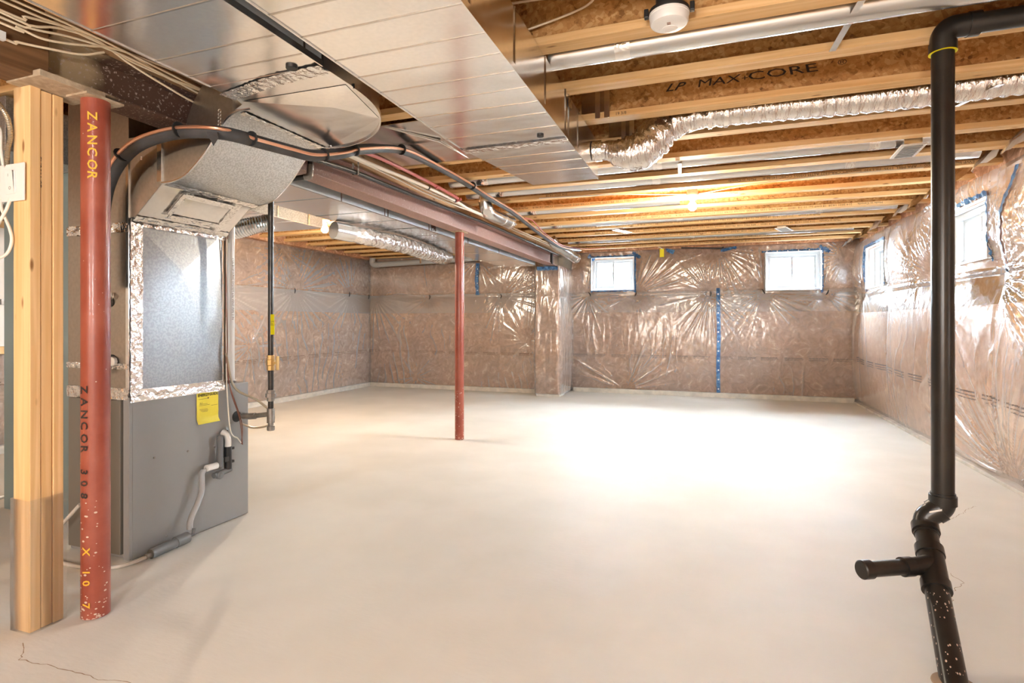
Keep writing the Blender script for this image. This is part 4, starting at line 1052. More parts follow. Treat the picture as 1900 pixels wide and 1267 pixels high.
# white vent pipe standing on the cabinet
t = thing('vent_pipe', 'white plastic vent pipe rising from the back of the furnace top', 'pipe', (-2.85, 2.69, FZ))
obj('pipe_tube', MB().lathe((-2.85, 2.69, FZ), [(.031, .0), (.031, 1.30)], 24), 'pvc', t)
obj('rubber_collar', MB().lathe((-2.85, 2.69, FZ), [(.040, .001), (.040, .014), (.033, .018)], 20), 'pump', t)
text('pipe_print', 'CSA B137.3 PVC SYSTEM 636 VENT PIPE 2 IN', 'ink_soft', t, (-2.8195, 2.682, 1.62), (0, 0, -1), (.15, 1, 0), .020, 1.0)
t2 = thing('vent_pipe', 'cream intake pipe standing behind the white vent pipe', 'pipe', (-2.94, 2.66, FZ))
obj('pipe_tube', MB().lathe((-2.925, 2.655, FZ), [(.036, .0), (.036, 1.30)], 24), 'cream', t2)

# gas drop
g = thing('gas_pipe', 'black gas drop pipe with brass valve beside the furnace', 'pipe', (-2.54, 2.71, .55))
gx, gy = -2.54, 2.71
obj('pipe_tube', MB().tube(smooth_path([(gx, gy, .98), (gx, gy, 2.05)], 2)+[Vector((gx+.01, gy+.005, 2.075)), Vector((gx+.03, gy+.02, 2.085)), Vector((-2.35, 2.80, 2.115))], .0165, 14), 'gas_black', g)
obj('pipe_tube', MB().tube([(gx, gy, .60), (gx, gy, .97)], .0165, 14), 'gas_black', g)
obj('union_nut', MB().lathe((gx, gy, .768), [(.019, -.035), (.022, -.034), (.022, -.012), (.031, -.010), (.031, .014), (.024, .016), (.024, .034), (.019, .035)], 8), 'iron', g, smooth=False)
obj('tee', MB().lathe((gx, gy, .645), [(.019, -.045), (.023, -.044), (.023, .044), (.019, .045)], 16), 'iron', g)
obj('end_cap', MB().lathe((gx, gy, .57), [(.021, -.016), (.023, -.010), (.023, .012), (.018, .014)], 16), 'iron', g)
obj('nipple', MB().tube([(gx, gy, .58), (gx, gy, .61)], .0165, 14), 'iron', g)
obj('branch_pipe', MB().tube(smooth_path([(gx, gy, .655), (-2.66, 2.705, .637), (-2.72, 2.70, .63), (-2.77, 2.70, .632)], 3), .015, 12), 'iron', g)
obj('branch_elbow', MB().tube([(-2.655, 2.705, .637), (-2.70, 2.703, .632), (-2.745, 2.700, .631)], .020, 12), 'iron', g)
v = obj('gas_valve', MB().lathe((gx, gy, .97), [(.020, -.048), (.022, -.046), (.022, -.020), (.026, -.014), (.026, .016), (.022, .02), (.022, .044), (.018, .046)], 8), 'brass', g, smooth=False)
obj('valve_handle', MB().box(gx+.045, gx+.058, gy-.008, gy+.008, .925, 1.01).box(gx+.02, gx+.05, gy-.006, gy+.006, .962, .975), 'brass', v, smooth=False, bevel=.002)
obj('access_hole', MB().lathe((FX1+.0005, 2.672, .632), [(.034, 0), (.034, .002)], 24, 'x'), 'black', fu)
o = obj('gas_tag', MB().add([(gx+.017, gy-.02, 1.265), (gx+.052, gy-.028, 1.265), (gx+.056, gy-.029, 1.142), (gx+.018, gy-.02, 1.142)], [(0,1,2,3)]), 'tag', smooth=False)
sm_ = o.modifiers.new('s', 'SOLIDIFY'); sm_.thickness = .001
tag(o, 'small yellow warning tag on the black gas drop pipe', 'tag')
text('tag_print', 'CONTAINS\nGAS\nUNDER\nPRESSURE', 'ink', o, (gx+.019, gy-.0245, 1.22), (1, -.2, 0), (0, 0, 1), .0075)

# ---------------------------------------------------------------- lines running along the beam
t = thing('gas_line', 'dark gas pipe hung on straps along the steel beam', 'pipe', (-2.33, 5.6, 2.25))
obj('pipe_tube', MB().tube(smooth_path([(-2.33, 2.84, 2.235), (-2.33, 3.28, 2.263), (-2.33, 3.81, 2.271), (-2.33, 5.08, 2.300), (-2.33, 5.64, 2.312), (-2.33, 6.73, 2.320), (-2.33, 8.75, 2.325)], 4), .0165, 12), 'gas_black', t)
obj('elbow', MB().tube(smooth_path([(-2.36, 2.795, 2.112), (-2.335, 2.805, 2.118), (-2.33, 2.81, 2.14), (-2.33, 2.815, 2.19)], 4), .021, 14), 'iron', t)
obj('riser', MB().tube([(-2.33, 2.815, 2.18), (-2.33, 2.815, 2.24)], .0175, 12), 'gas_black', t)
obj('elbow', MB().tube(smooth_path([(-2.33, 2.815, 2.225), (-2.33, 2.83, 2.243), (-2.33, 2.88, 2.243)], 4), .021, 14), 'iron', t)
for y, z in [(3.28, 2.263), (7.0, 2.32), (7.5, 2.32)]:
    obj('pipe_strap', MB().box(-2.352, -2.308, y-.009, y+.009, z-.0195, z-.0175).box(-2.309, -2.3075, y-.009, y+.009, z-.0195, 2.44).box(-2.3525, -2.351, y-.009, y+.009, z-.0195, 2.33), 'galv', t, smooth=False)

def line(name, pts, r, m, lb, cat='pipe', grp=None, sm=6, seg=10):
    o = tubeo(name, pts, r, m, sm=sm, seg=seg); return tag(o, lb, cat, grp)
line('water_pipe', [(-2.10, 2.78, 2.27), (-2.10, 3.09, 2.316), (-2.10, 3.40, 2.329), (-2.10, 3.96, 2.329), (-2.10, 4.46, 2.315)], .0125, 'redpex', 'red plastic water pipe running above the gas pipe', grp=None)
line('water_pipe', [(-2.17, 2.80, 2.28), (-2.165, 3.27, 2.29), (-2.15, 3.87, 2.305), (-2.15, 4.46, 2.309), (-2.15, 4.81, 2.290), (-2.15, 5.2, 2.30), (-2.16, 5.67, 2.33), (-2.2, 6.3, 2.40)], .013, 'cable_w', 'white plastic water pipe beside the red one')
t = thing('pipe_fittings', 'brass and red crimp fittings at the end of the red water pipe', 'fitting', (-2.11, 4.5, 2.30))
for y in (3.05, 4.05, 4.40): obj('crimp_ring', MB().lathe((-2.10, y, 2.32), [(.015, -.014), (.015, .014)], 12, 'y'), 'redpex', t)
for y in (4.0, 4.5): obj('black_ring', MB().lathe((-2.15, y, 2.307), [(.016, -.01), (.016, .01)], 12, 'y'), 'black', t)
obj('tee_fitting', MB().tube([(-2.16, 4.52, 2.305), (-2.09, 4.50, 2.315)], .012, 10), 'redpex', t)
for i, (dx, dz) in enumerate([(0, 0), (.03, .012), (-.03, .016)]):
    line('cable', [(-2.27+dx, 2.95, 2.32+dz), (-2.25+dx, 3.17, 2.312+dz), (-2.25+dx, 3.64, 2.312+dz), (-2.25+dx, 4.05, 2.302+dz), (-2.25+dx, 4.66, 2.312+dz), (-2.25+dx, 5.16, 2.33+dz), (-2.26+dx, 6.3, 2.346+dz), (-2.25+dx, 7.4, 2.36+dz), (-2.24+dx, 8.9, 2.372+dz)],
         .0055, 'cable_w', ['cream cable along the beam, lowest of the three beside the gas pipe', 'cream cable along the beam, nearest the water pipes', 'cream cable along the beam, closest to the planks'][i], 'cable')
# refrigerant line set
ls = [(-2.88, 1.93, 1.40), (-2.885, 1.93, 1.60), (-2.87, 1.93, 1.75), (-2.832, 1.93, 1.896), (-2.747, 1.925, 2.000), (-2.606, 1.915, 2.070), (-2.428, 1.91, 2.098), (-2.257, 1.915, 2.098), (-2.10, 1.96, 2.085), (-2.08, 2.15, 2.100), (-2.06, 2.33, 2.112), (-2.02, 2.46, 2.118), (-1.99, 2.66, 2.185), (-1.98, 2.84, 2.26), (-1.98, 3.28, 2.385), (-1.98, 3.75, 2.415), (-1.98, 4.30, 2.420), (-1.98, 4.80, 2.405), (-1.98, 5.55, 2.395), (-1.98, 6.5, 2.325), (-1.98, 7.55, 2.285), (-1.98, 8.75, 2.385)]
t = thing('refrigerant_lines', 'copper line tied to a black foam-insulated line sweeping across the ducts', 'pipe', (-2.1, 2.6, 2.1))
P = smooth_path(ls, 6)
foam = [p+Vector((0, 0, -.002)) for p in P]
obj('foam_insulation', MB().tube(foam, [.031 if p.y < 3.0 else .026 for p in foam], 14), 'foam', t)
cop = [p+Vector((.012, -.034 if p.y < 2.0 else -.012, .006)) if p.y < 2.05 else p+Vector((.034, -.008, -.004)) for p in P]
obj('copper_line', MB().tube(cop, .0085, 10), 'copper', t)
for i in (26, 40, 52, 68, 76, 84, 98): 
    if i < len(P)-1:
        obj('cable_tie', MB().tube([P[i]-(P[i+1]-P[i]).normalized()*.003, P[i]+(P[i+1]-P[i]).normalized()*.003], .044, 14), 'black', t) if i > 200 else obj('cable_tie', MB().tube([P[i]*.5+cop[i]*.5-(P[i+1]-P[i]).normalized()*.003, P[i]*.5+cop[i]*.5+(P[i+1]-P[i]).normalized()*.003], .036, 14), 'black', t)
line('cable', [(-1.96, 5.9, 2.39), (-1.93, 6.1, 2.395), (-1.94, 6.4, 2.36), (-1.95, 6.8, 2.33), (-1.96, 7.6, 2.31), (-1.9, 8.8, 2.41), (-1.6, 9.0, 2.44)], .006, 'redpex', 'thin red wire bowing away from the refrigerant line', 'cable')
# chain and foam flap at the gooseneck
t = thing('hanging_chain', 'short metal hanging strap holding the foam line below the elbow', 'strap', (-2.15, 1.99, 2.12))
for i in range(5): obj('chain_link', MB().tube([(-2.125+.004*math.cos(a)*2, 1.95, 2.185-i*.016+.010*math.sin(a)) for a in np.linspace(0, 2*PI, 10)], .0022, 6, caps=False), 'galv', t)
obj('foam_flap', MB().add([(-2.14, 1.895, 2.075), (-2.09, 1.905, 2.075), (-2.075, 1.90, 2.04), (-2.10, 1.895, 2.005)], [(0,1,2,3)]), 'foam', t, smooth=False)

# romex bundle at the upper left
rom = [[(-2.36, .4, 2.35), (-2.37, 1.24, 2.356), (-2.37, 1.45, 2.365), (-2.37, 1.62, 2.363), (-2.37, 1.72, 2.348), (-2.36, 1.95, 2.35), (-2.34, 2.2, 2.37)],
       [(-2.36, .4, 2.33), (-2.37, 1.24, 2.314), (-2.37, 1.34, 2.314), (-2.37, 1.43, 2.350), (-2.37, 1.57, 2.371), (-2.37, 1.71, 2.335), (-2.36, 1.86, 2.303), (-2.355, 2.03, 2.280), (-2.35, 2.15, 2.30)],
       [(-2.36, .4, 2.29), (-2.37, 1.24, 2.276), (-2.37, 1.29, 2.285), (-2.37, 1.37, 2.282), (-2.37, 1.45, 2.302), (-2.37, 1.54, 2.334), (-2.365, 1.65, 2.37), (-2.36, 1.9, 2.39)],
       [(-2.36, .4, 2.33), (-2.37, 1.24, 2.321), (-2.37, 1.32, 2.337), (-2.37, 1.47, 2.371), (-2.37, 1.57, 2.382), (-2.37, 1.71, 2.377), (-2.365, 1.9, 2.345), (-2.36, 2.1, 2.36)],
       [(-2.35, .4, 2.36), (-2.36, 1.2, 2.371), (-2.36, 1.5, 2.378), (-2.36, 1.75, 2.372), (-2.355, 2.0, 2.36), (-2.34, 2.2, 2.35)],
       [(-2.36, .4, 2.30), (-2.375, 1.22, 2.298), (-2.375, 1.34, 2.305), (-2.375, 1.46, 2.335), (-2.37, 1.60, 2.355), (-2.365, 1.80, 2.355), (-2.36, 2.05, 2.335)],
       [(-2.37, .4, 2.26), (-2.385, 1.22, 2.232), (-2.385, 1.30, 2.238), (-2.375, 1.42, 2.262), (-2.375, 1.52, 2.290), (-2.37, 1.60, 2.335)]]
lab = ['upper left cable of the bundle under the trunk duct', 'cable of the upper left bundle that dips across the plank', 'cable fanning off the lower side of the upper left bundle', 'cable crossing over the middle of the upper left bundle',
       'topmost cable of the upper left bundle, tight to the duct', 'middle cable of the upper left bundle', 'single cable sagging across the dark timber beam, held by a staple']
for i, pts in enumerate(rom):
    line('cable', pts, .0048, 'cream', 'cream '+lab[i], 'cable', 'cream cables at the upper left', 6, 8)
o = box('cable_staple', (-2.392, -2.374, 1.235, 1.262, 2.222, 2.252), 'white'); tag(o, 'white staple holding the single cable on the timber beam', 'staple')

# metal boots coming down between the joists
def boot(pts, r, lb):
    t = thing('duct_boot', lb, 'duct', pts[0])
    P = smooth_path(pts, 5)
    obj('boot_pipe', MB().tube(P, [r*(1.05 if i % 4 == 0 else 1.0) for i in range(len(P))], 22), 'ductpipe', t)
    d = (P[-1]-P[-2]).normalized()
    obj('end_collar', MB().tube([P[-1]-d*.05, P[-1]+d*.004], r*1.09, 22), 'galv', t)
    obj('end_collar', MB().tube([P[-1]-d*.22, P[-1]-d*.19], r*1.08, 22), 'galv', t)
    return t
boot([(-2.11, 5.12, 2.50), (-2.11, 5.12, 2.40), (-2.10, 5.15, 2.34), (-2.09, 5.25, 2.318), (-2.06, 5.70, 2.31)], .066, 'shiny metal duct boot turning down beside the beam, nearer one')
boot([(-2.16, 7.72, 2.42), (-2.12, 7.80, 2.36), (-2.06, 7.95, 2.30), (-1.93, 8.32, 2.20)], .072, 'shiny metal duct boot turning down at the wrapped pilaster')

# round ducts running in the joist bays
def bay_duct(k, x0, x1, z, r, lb, yo=.24):
    y = Y00+k*PITCH+FW+yo-.05
    t = thing('round_duct', lb, 'duct', ((x0+x1)/2, y, z-r), 'round metal ducts lying between the joists')
    obj('duct_tube', MB().tube([(x0, y, z), (x1, y, z)], r, 28), 'ductpipe', t)
    n = int((x1-x0)/1.5)+1
    for i in range(n):
        x = x0+.35+i*1.5
        if x < x1-.1: obj('joint_tape', MB().tube([(x-.035, y, z), (x+.035, y, z)], r+.0025, 28), 'foil', t)
    return t
bay_duct(-1, -.73, 2.1, 2.505, .0635, 'wide round duct between the two joists nearest the smoke alarm', .175)
bay_duct(3, -2.25, 1.55, 2.516, .060, 'round duct in the bay left of the nearer white register')
bay_duct(4, -2.3, 1.9, 2.516, .060, 'round duct just before the lit bulb')
bay_duct(8, -2.2, 1.9, 2.516, .060, 'thin-looking round duct well behind the lit bulb')
bay_duct(11, -2.1, 1.8, 2.516, .060, 'farthest round duct between the joists near the back windows')
bay_duct(6, -2.25, -.3, 2.516, .060, 'short round duct left of the lit bulb')
def strap(a, b, lb, wd_=.028):
    a, b = Vector(a), Vector(b); d = (b-a).normalized(); s = Vector((d.y, -d.x, 0)).normalized()*wd_/2
    o = obj('duct_strap', MB().prism([a-s, a+s, b+s, b-s], (0, 0, -.0015)), 'galv', smooth=False); return tag(o, lb, 'strap')
strap((.55, 2.47, 2.456), (.525, 2.885, 2.456), 'flat metal strap under the wide round duct beside the smoke alarm')
strap((1.385, 3.46, 2.416), (1.33, 3.86, 2.456), 'bent metal strap under the foil duct, right of the black pipe')
strap((-.22, 4.40, 2.426), (-.24, 4.83, 2.456), 'small metal strap under a round duct near the foil duct')
strap((-1.16, 7.2, 2.42), (-1.02, 7.5, 2.42), 'small white strap under the round duct behind the bulb', .09)
# metal hangers where joists meet the trunk
for k, x in ((0, -.585), (1, -.50)):
    y = Y00+k*PITCH+FW
    t = thing('bay_blocking', ['sheet-metal blocking in the joist bay at the trunk duct corner', 'sheet-metal blocking one bay farther, by the foil duct'][k], 'duct', (x, y, TOP))
    obj('metal_sheet', MB().box(x-.16, x, y+PITCH-FW-.006, y+PITCH-FW-.003, TOP+.04, SUB-.04), 'galv_dark', t, smooth=False)
    obj('metal_flange', MB().box(x-.02, x+.012, y+PITCH-FW-.012, y+PITCH-FW-.007, TOP, SUB-.04), 'galv', t, smooth=False)
    obj('metal_flange', MB().box(x-.075, x-.045, y+PITCH-FW-.012, y+PITCH-FW-.007, TOP, SUB-.04), 'galv', t, smooth=False)

# flexible insulated ducts
def flex(name, pts, rs, lb, parts=14, seg=26, crink=.006, m='flexfoil', nsub=9):
    P = smooth_path(pts, nsub); n = len(P); R = [float(np.interp(i/(n-1), np.linspace(0, 1, len(rs)), rs)) for i in range(n)]
    # resample finer
    Q = []; RR = []
    for i in range(n-1):
        k = max(1, int((P[i+1]-P[i]).length/.012))
        for j in range(k): Q.append(P[i].lerp(P[i+1], j/k)); RR.append(R[i]+(R[i+1]-R[i])*j/k)
    Q.append(P[-1]); RR.append(R[-1])
    mb = MB().tube(Q, RR, seg)
    rr = random.Random(3); nz = np.array([[fbm(np.array([i*.42]), np.array([k*.45]), 3)[0] for k in range(seg)] for i in range(len(Q))])
    up = None
    vs = mb.v
    for i, p in enumerate(Q):
        for k in range(seg):
            kk = k if k < seg-4 else k
            v = Vector(vs[i*seg+k]); d = (v-p).normalized(); f = nz[i][min(k, seg-1-k)*1]
            ridge = abs(math.sin(i*.55+f*7))**.6
            vs[i*seg+k] = tuple(v+d*crink*(ridge*1.6+(f-.45)*3-1))
    t = thing(name, lb, 'duct', tuple(Q[0]))
    obj('foil_jacket', mb, m, t, smooth=True)
    return t, Q, RR
t, Q, RR = flex('flexible_duct', [(-.715, 3.58, 2.33), (-.62, 3.585, 2.325), (-.52, 3.59, 2.30), (-.42, 3.60, 2.31), (-.33, 3.61, 2.385), (-.24, 3.62, 2.46), (-.12, 3.625, 2.495), (.1, 3.625, 2.50)],
     [.058, .060, .095, .118, .118, .10, .085, .082], 'crinkled foil flexible duct drooping from the trunk duct into a bay', crink=.009)
flex2 = obj('foil_jacket', (lambda mb: mb)(MB().tube([(x, 3.625+.006*math.sin(x*3), 2.50-.018*math.sin((x-.1)*1.6)**2) for x in np.linspace(.08, 2.0, 150)], [.082+.004*math.sin(i*1.3)+.003*random.random() for i in range(150)], 26)), 'flexfoil', t, smooth=True)
for x in (.0, .09): obj('clamp_band', MB().tube([(x-.012, 3.625, 2.497), (x+.012, 3.625, 2.497)], .09, 26), 'foil', t)
obj('connecting_collar', MB().tube([(-.722, 3.58, 2.33), (-.66, 3.585, 2.33)], .066, 24), 'foil', t)
t, Q, RR = flex('flexible_duct', [(-3.20, 4.25, 2.055), (-3.16, 4.38, 2.048), (-3.10, 4.60, 2.040), (-3.07, 5.1, 2.040), (-3.10, 5.6, 2.038), (-3.18, 6.2, 2.045), (-3.33, 6.7, 2.10), (-3.45, 6.9, 2.25), (-3.50, 6.95, 2.42)],
     [.072, .076, .080, .084, .084, .084, .084], 'long crinkled foil flexible duct slung under the return duct, behind the left bulb', crink=.008)
obj('connecting_collar', MB().tube([(-3.22, 4.20, 2.057), (-3.15, 4.38, 2.046)], .080, 26), 'ductpipe', t)
# semi-rigid corrugated duct at the left
Pc = smooth_path([(-4.35, 3.50, 2.06), (-4.15, 3.53, 2.01), (-3.95, 3.57, 1.99), (-3.75, 3.61, 2.00), (-3.60, 3.66, 2.035), (-3.50, 3.75, 2.075)], 16)
o = obj('corrugated_duct', MB().tube(Pc, [.074+(.007 if i % 2 else 0)-.03*max(0, i/len(Pc)-.6) for i in range(len(Pc))], 24), 'ductpipe', smooth=.9)
tag(o, 'ribbed semi-rigid metal duct behind the gas pipe at the left', 'duct')
# white exhaust pipe on the rear left wall
t = thing('exhaust_pipe', 'long pale pipe hung high along the rear left wall', 'pipe', (-4.9, 9.02, 2.3))
obj('pipe_tube', MB().tube([(-5.85, 8.98, 2.315), (-3.1, 8.98, 2.375)], .05, 20), 'grey_tube', t)
obj('pipe_elbow', MB().tube(smooth_path([(-5.85, 8.98, 2.315), (-5.95, 8.98, 2.315), (-6.0, 8.98, 2.35), (-6.0, 8.98, 2.44)], 4), .056, 20), 'grey_tube', t)
for x in (-4.95, -3.9): obj('hanger', MB().box(x-.015, x+.015, 8.92, 9.04, 2.28+(x+5.85)*.02, 2.455), 'galv', t, smooth=False)

# registers
def register(x, y, lb, ang, s=1.0):
    t = thing('air_register', lb, 'register', (x, y, 2.42), 'white registers under the joists')
    c, sn = math.cos(ang), math.sin(ang)
    def R(a, b, z): return (x+a*c-b*sn, y+a*sn+b*c, z)
    a, b = .075*s, .165*s
    def slab(nm, a0, a1, b0, b1, z0, z1, m):
        mb = MB(); mb.prism([R(a0, b0, z0), R(a1, b0, z0), R(a1, b1, z0), R(a0, b1, z0)], (0, 0, z1-z0)); return obj(nm, mb, m, t, smooth=False)
    slab('frame', -a, a, -b, b, 2.425, 2.434, 'white')
    slab('grille_back', -a*.72, a*.72, -b*.85, b*.85, 2.423, 2.4252, 'iron')
    for i in range(8):
        bb = -b*.8+i*b*1.6/7; slab('louvre', -a*.72, a*.72, bb-.004, bb+.004, 2.419, 2.4235, 'grey_tube')
    slab('boot', -a*.7, a*.7, -b*.8, b*.8, 2.434, 2.50, 'galv')
register(1.317, 4.64, 'white floor register with dark louvres, beside the black vertical pipe', -.05)
register(.902, 7.97, 'small white register farther back toward the second window', -.35)

# bulbs
def bulb(x, y, z, lb, plate=TOP):
    t = thing('bare_bulb', lb, 'bulb', (x, y, z), 'lit bare bulbs under the joists')
    obj('lampholder', MB().lathe((x, y, 0), [(.055, z+.115), (.055, z+.10), (.032, z+.085), (.026, z+.055), (.020, z+.05)], 20), 'white', t)
    obj('glass_bulb', MB().lathe((x, y, z), [(.002, -.045), (.018, -.041), (.034, -.026), (.040, -.004), (.037, .014), (.024, .035), (.014, .05)], 20), 'bulb', t, smooth=True)
    obj('ceiling_box', MB().box(x-.05, x+.05, y-.05, y+.05, z+.115, z+.155), 'iron', t, smooth=False)
for o_ in [bulb(-.162, 5.60, 2.335, 'lit bare bulb under the joists right of centre'), bulb(-4.20, 5.32, 2.30, 'lit bare bulb at the left, at the end of the flat duct')]: pass
for lo in [o for o in C.objects if o.type == 'LIGHT' and o.name.startswith('bulb_or_fill_light')][:2]: lo.location.z -= .075
line('cable', [(-1.6, 5.28, 2.452), (-.9, 5.35, 2.45), (-.5, 5.5, 2.452), (-.22, 5.58, 2.45)], .005, 'cable_w', 'white cable stapled across the joists to the right bulb', 'cable')
line('cable', [(-.10, 5.60, 2.45), (.4, 5.36, 2.448), (1.0, 5.27, 2.452), (1.6, 5.27, 2.452)], .005, 'cream', 'cream cable leaving the right bulb toward the window wall', 'cable')

# smoke alarm
t = thing('smoke_alarm', 'round white smoke alarm on a black box between near joists', 'alarm', (-.15, 2.30, 2.40))
sx_, sy_ = -.155, 2.295
obj('mounting_box', MB().lathe((sx_, sy_, 0), [(.052, 2.455), (.052, 2.70)], 24), 'black', t)
obj('mounting_flange', MB().lathe((sx_, sy_, 0), [(.075, 2.443), (.078, 2.447), (.078, 2.457)], 32), 'black', t)
for s in (-1, 1): obj('side_lug', MB().box(sx_+s*.088-.009, sx_+s*.088+.009, sy_-.012, sy_+.012, 2.44, 2.475), 'black', t, smooth=False, bevel=.003)
obj('alarm_body', MB().lathe((sx_, sy_, 0), [(.060, 2.399), (.070, 2.402), (.0745, 2.410), (.0755, 2.432), (.0775, 2.434), (.0775, 2.443)], 48), 'white', t, smooth=.5)
obj('sensor_dome', MB().lathe((sx_+.0, sy_+.03, 0), [(.010, 2.392), (.022, 2.3935), (.030, 2.397), (.032, 2.400)], 32), 'pvc', t, smooth=.5)
for i in range(3): obj('vent_slot', MB().box(sx_-.007, sx_+.007, sy_-.022+i*.007, sy_-.019+i*.007, 2.3982, 2.400), 'wire_b', t, smooth=False)
obj('test_button', MB().box(sx_-.058, sx_-.038, sy_+.018, sy_+.03, 2.3982, 2.4005), 'pvc', t, smooth=False, bevel=.003)
for pts, lb in [([(-.83, 2.27, 2.60), (-.68, 2.30, 2.61), (-.46, 2.352, 2.62), (-.44, 2.36, 2.66)], 'cream cable curving toward the trunk duct left of the smoke alarm'),
                ([(-.83, 2.39, 2.53), (-.62, 2.395, 2.57), (-.50, 2.39, 2.60), (-.45, 2.37, 2.64)], 'lower cream cable meeting the staple left of the smoke alarm'),
                ([(-.36, 2.33, 2.66), (-.28, 2.33, 2.615), (-.21, 2.33, 2.62)], 'short cream cable entering the smoke alarm box')]:
    line('cable', pts, .005, 'cream', lb, 'cable')

# ---------------------------------------------------------------- black drain stack at the right
bk = thing('drain_stack', 'black plastic drain stack with capped side branch, standing at the right', 'pipe', (.77, 2.25, 0))
R0 = .0405; bxp, byp = .918, 2.80
def pt(a, b, t): return Vector(a).lerp(Vector(b), t)
top_e = [(bxp, byp, 2.36), (bxp, byp, 2.40), (bxp+.008, byp, 2.425), (bxp+.028, byp, 2.443), (bxp+.06, byp, 2.447), (bxp+.10, byp, 2.447)]
obj('vertical_pipe', MB().tube([(bxp, byp, .47), (bxp, byp, 2.40)], R0, 32), 'black_pipe', bk)
obj('top_elbow', MB().tube(smooth_path(top_e, 4), .046, 32), 'black_pipe', bk)
obj('elbow_hub', MB().tube([(bxp, byp, 2.345), (bxp, byp, 2.385)], .0495, 32), 'black_pipe', bk)
obj('elbow_hub', MB().tube([(bxp+.085, byp, 2.447), (bxp+.125, byp, 2.447)], .0495, 32), 'black_pipe', bk)
obj('horizontal_pipe', MB().tube([(bxp+.10, byp, 2.447), (2.1, byp, 2.455)], R0, 32), 'black_pipe', bk)
obj('cement_ring', MB().tube([(bxp, byp, 2.343), (bxp, byp, 2.3445)], .0500, 32), 'tag', bk)
A = Vector((.855, 2.80, .354)); B_ = Vector((.77, 2.25, 0.0)); dl = (B_-A).normalized()
# offset fitting: two 45-degree elbows
of = smooth_path([(bxp, byp, .50), (bxp, byp, .455), (.905, 2.802, .428), (.872, 2.806, .400), (.858, 2.803, .375), A+dl*.02, A+dl*.05], 4)
obj('offset_fitting', MB().tube(of, .0445, 32), 'black_pipe', bk)
obj('fitting_hub', MB().tube([(bxp, byp, .452), (bxp, byp, .490)], .0495, 32), 'black_pipe', bk)
d_ = (Vector((.872, 2.806, .400))-Vector((.905, 2.802, .428))).normalized()
q = Vector((.895, 2.803, .420)); obj('fitting_hub', MB().tube([q-d_*.02, q+d_*.012], .0505, 32), 'black_pipe', bk)
obj('size_label', MB().tube([q-d_*.006, q+d_*.001], [.0512, .0512], 32, caps=False), 'white', bk) if False else None
lb_ = MB(); cc = q+d_*.0; e1 = Vector((.75, -.55, .35)).normalized()
lbv = Vector((-q.x, -q.y, 1.21-q.z)).normalized(); side = lbv.cross(Vector((0, 0, 1))).normalized(); upv = Vector((0, 0, 1))
base_ = q+lbv*.0525
lb_.prism([base_-side*.020+upv*.012, base_+side*.022-upv*.006, base_+side*.022-upv*.013, base_-side*.020+upv*.004], lbv*.001)
obj('size_sticker', lb_, 'white', bk, smooth=False)
obj('lower_hub', MB().tube([A-dl*.005, A+dl*.035], .0495, 32), 'black_pipe', bk)
obj('leaning_pipe', MB().tube([A, B_+dl*.03], R0, 32), 'black_pipe', bk)
tT = .31; T = A.lerp(B_, tT)
obj('tee_body', MB().tube([T-dl*.085, T+dl*.085], .0455, 32), 'black_pipe', bk)
obj('tee_hub', MB().tube([T-dl*.095, T-dl*.055], .0500, 32), 'black_pipe', bk)
obj('tee_hub', MB().tube([T+dl*.065, T+dl*.105], .0500, 32), 'black_pipe', bk)
E1 = Vector((.554, 2.481, .256)); T0 = T+Vector((-.01, 0, .008)); db = (E1-T0).normalized()
obj('branch_sweep', MB().tube([T0, T0+db*.04, T0+db*.09], [.040, .035, .033], 24), 'black_pipe', bk)
obj('branch_hub', MB().tube([T0+db*.085, T0+db*.125], .037, 28), 'black_pipe', bk)
obj('branch_pipe', MB().tube([T0+db*.10, E1], .0295, 28), 'black_pipe', bk)
obj('branch_cap', MB().tube([E1-db*.035, E1+db*.002, E1+db*.006], [.0355, .0355, .031], 28), 'black_pipe', bk)
mb = MB()
pr = Vector((-T.x, -T.y, 1.21-T.z)).normalized()
for i in range(60):
    t_ = random.uniform(.42, 1.0); c = A.lerp(B_, t_); sd = dl.cross(pr).normalized(); a = random.uniform(-1.2, 1.2); n_ = (pr*math.cos(a)+sd*math.sin(a)); n_ = (n_-dl*n_.dot(dl)).normalized()
    s = random.uniform(.001, .0035); tx = dl.cross(n_); p = c+n_*(R0+.0006)
    mb.add([p+dl*s*math.cos(k*PI/3)*1.5+tx*s*math.sin(k*PI/3) for k in range(6)], [tuple(range(6))])
obj('dust_spots', mb, 'splash', bk, smooth=False)['kind'] = 'stuff'
obj('floor_ring', MB().lathe((B_.x, B_.y-.005, 0), [(.066, .001), (.064, .006), (.050, .008)], 28), 'crack', bk)

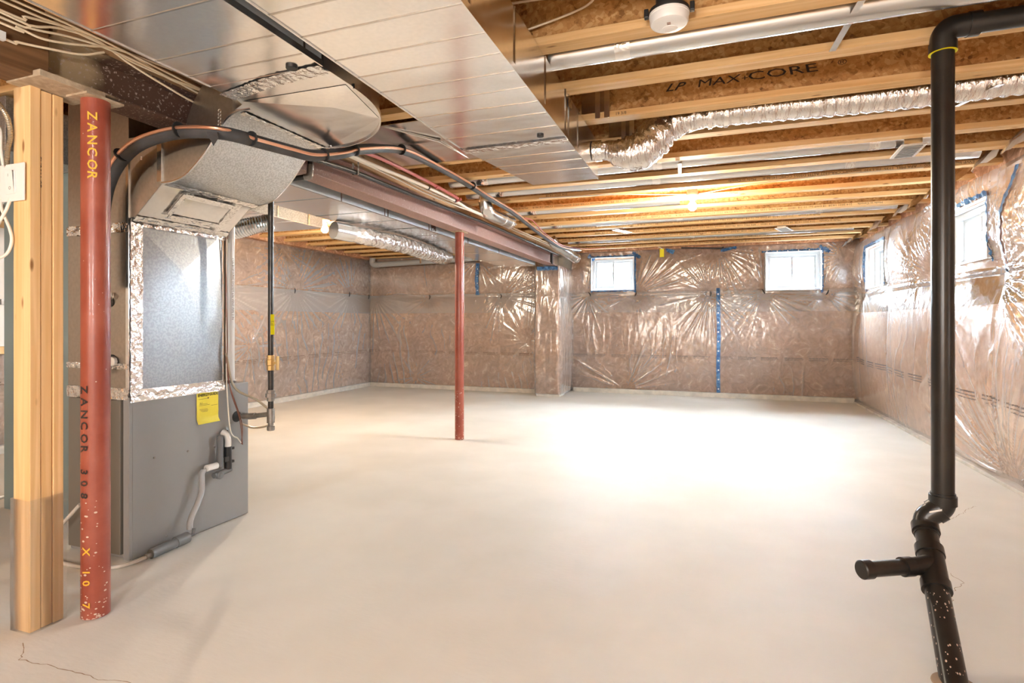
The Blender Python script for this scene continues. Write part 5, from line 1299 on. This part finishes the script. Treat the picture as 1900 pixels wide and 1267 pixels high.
# ---------------------------------------------------------------- little things on the back wall
t = thing('cable_tag', 'yellow tag hanging on a white cable end at the back wall top', 'tag', (-.76, 9.52, 2.32))
obj('tag_card', MB().box(-.795, -.725, 9.545, 9.548, 2.315, 2.455), 'tag', t, smooth=False)
obj('cable_end', MB().tube(smooth_path([(-.80, 9.30, 2.459), (-.79, 9.40, 2.462), (-.77, 9.50, 2.46), (-.755, 9.545, 2.45)], 4), .008, 8), 'cable_w', t)
obj('tape_end', MB().add([(-.70, 9.55, 2.46), (-.55, 9.54, 2.42), (-.58, 9.53, 2.35), (-.68, 9.545, 2.40)], [(0,1,2,3)]), 'blue', t, smooth=False)
line('cable', [(-.45, 9.50, 2.45), (-.1, 9.53, 2.435), (.15, 9.55, 2.42), (.2, 9.56, 2.44)], .010, 'black', 'dark cable lying along the head of the back wall', 'cable')
o = box('beam_end_strap', (-2.40, -2.365, 8.52, 8.58, 2.16, 2.335), 'black'); tag(o, 'black strip hanging at the far end of the steel beam', 'strap')

# ---------------------------------------------------------------- left background
t = thing('electrical_panel', 'white wall panel on a plywood board far left behind the studs', 'panel', (-6.05, 3.0, .93))
obj('plywood_board', MB().box(-6.14, -6.12, 2.2, 3.9, .93, 2.15), 'stud', t, smooth=False)
obj('panel_door', MB().box(-6.12, -6.07, 2.35, 3.75, 1.0, 2.08), 'white', t, smooth=False, bevel=.006)
obj('latch', MB().box(-6.07, -6.05, 3.18, 3.24, 1.38, 1.43), 'iron', t, smooth=False)
o = box('return_drop', (-4.35, -3.62, 2.30, 2.95, .0, 2.14), M['teal'] if 'teal' in M else mat('teal_grey_metal', (.30, .40, .42), .4, metal=.6), bevel=.004)
tag(o, 'blue-grey sheet-metal return drop behind the stud post and furnace', 'duct')
line('hose', [(-3.55, 1.7, .012), (-3.9, 1.9, .012), (-4.5, 2.2, .012), (-4.8, 2.9, .012), (-5.5, 3.0, .012), (-6.0, 3.4, .012)], .012, 'clear_tube', 'pale hose trailing over the floor at the far left', 'hose')
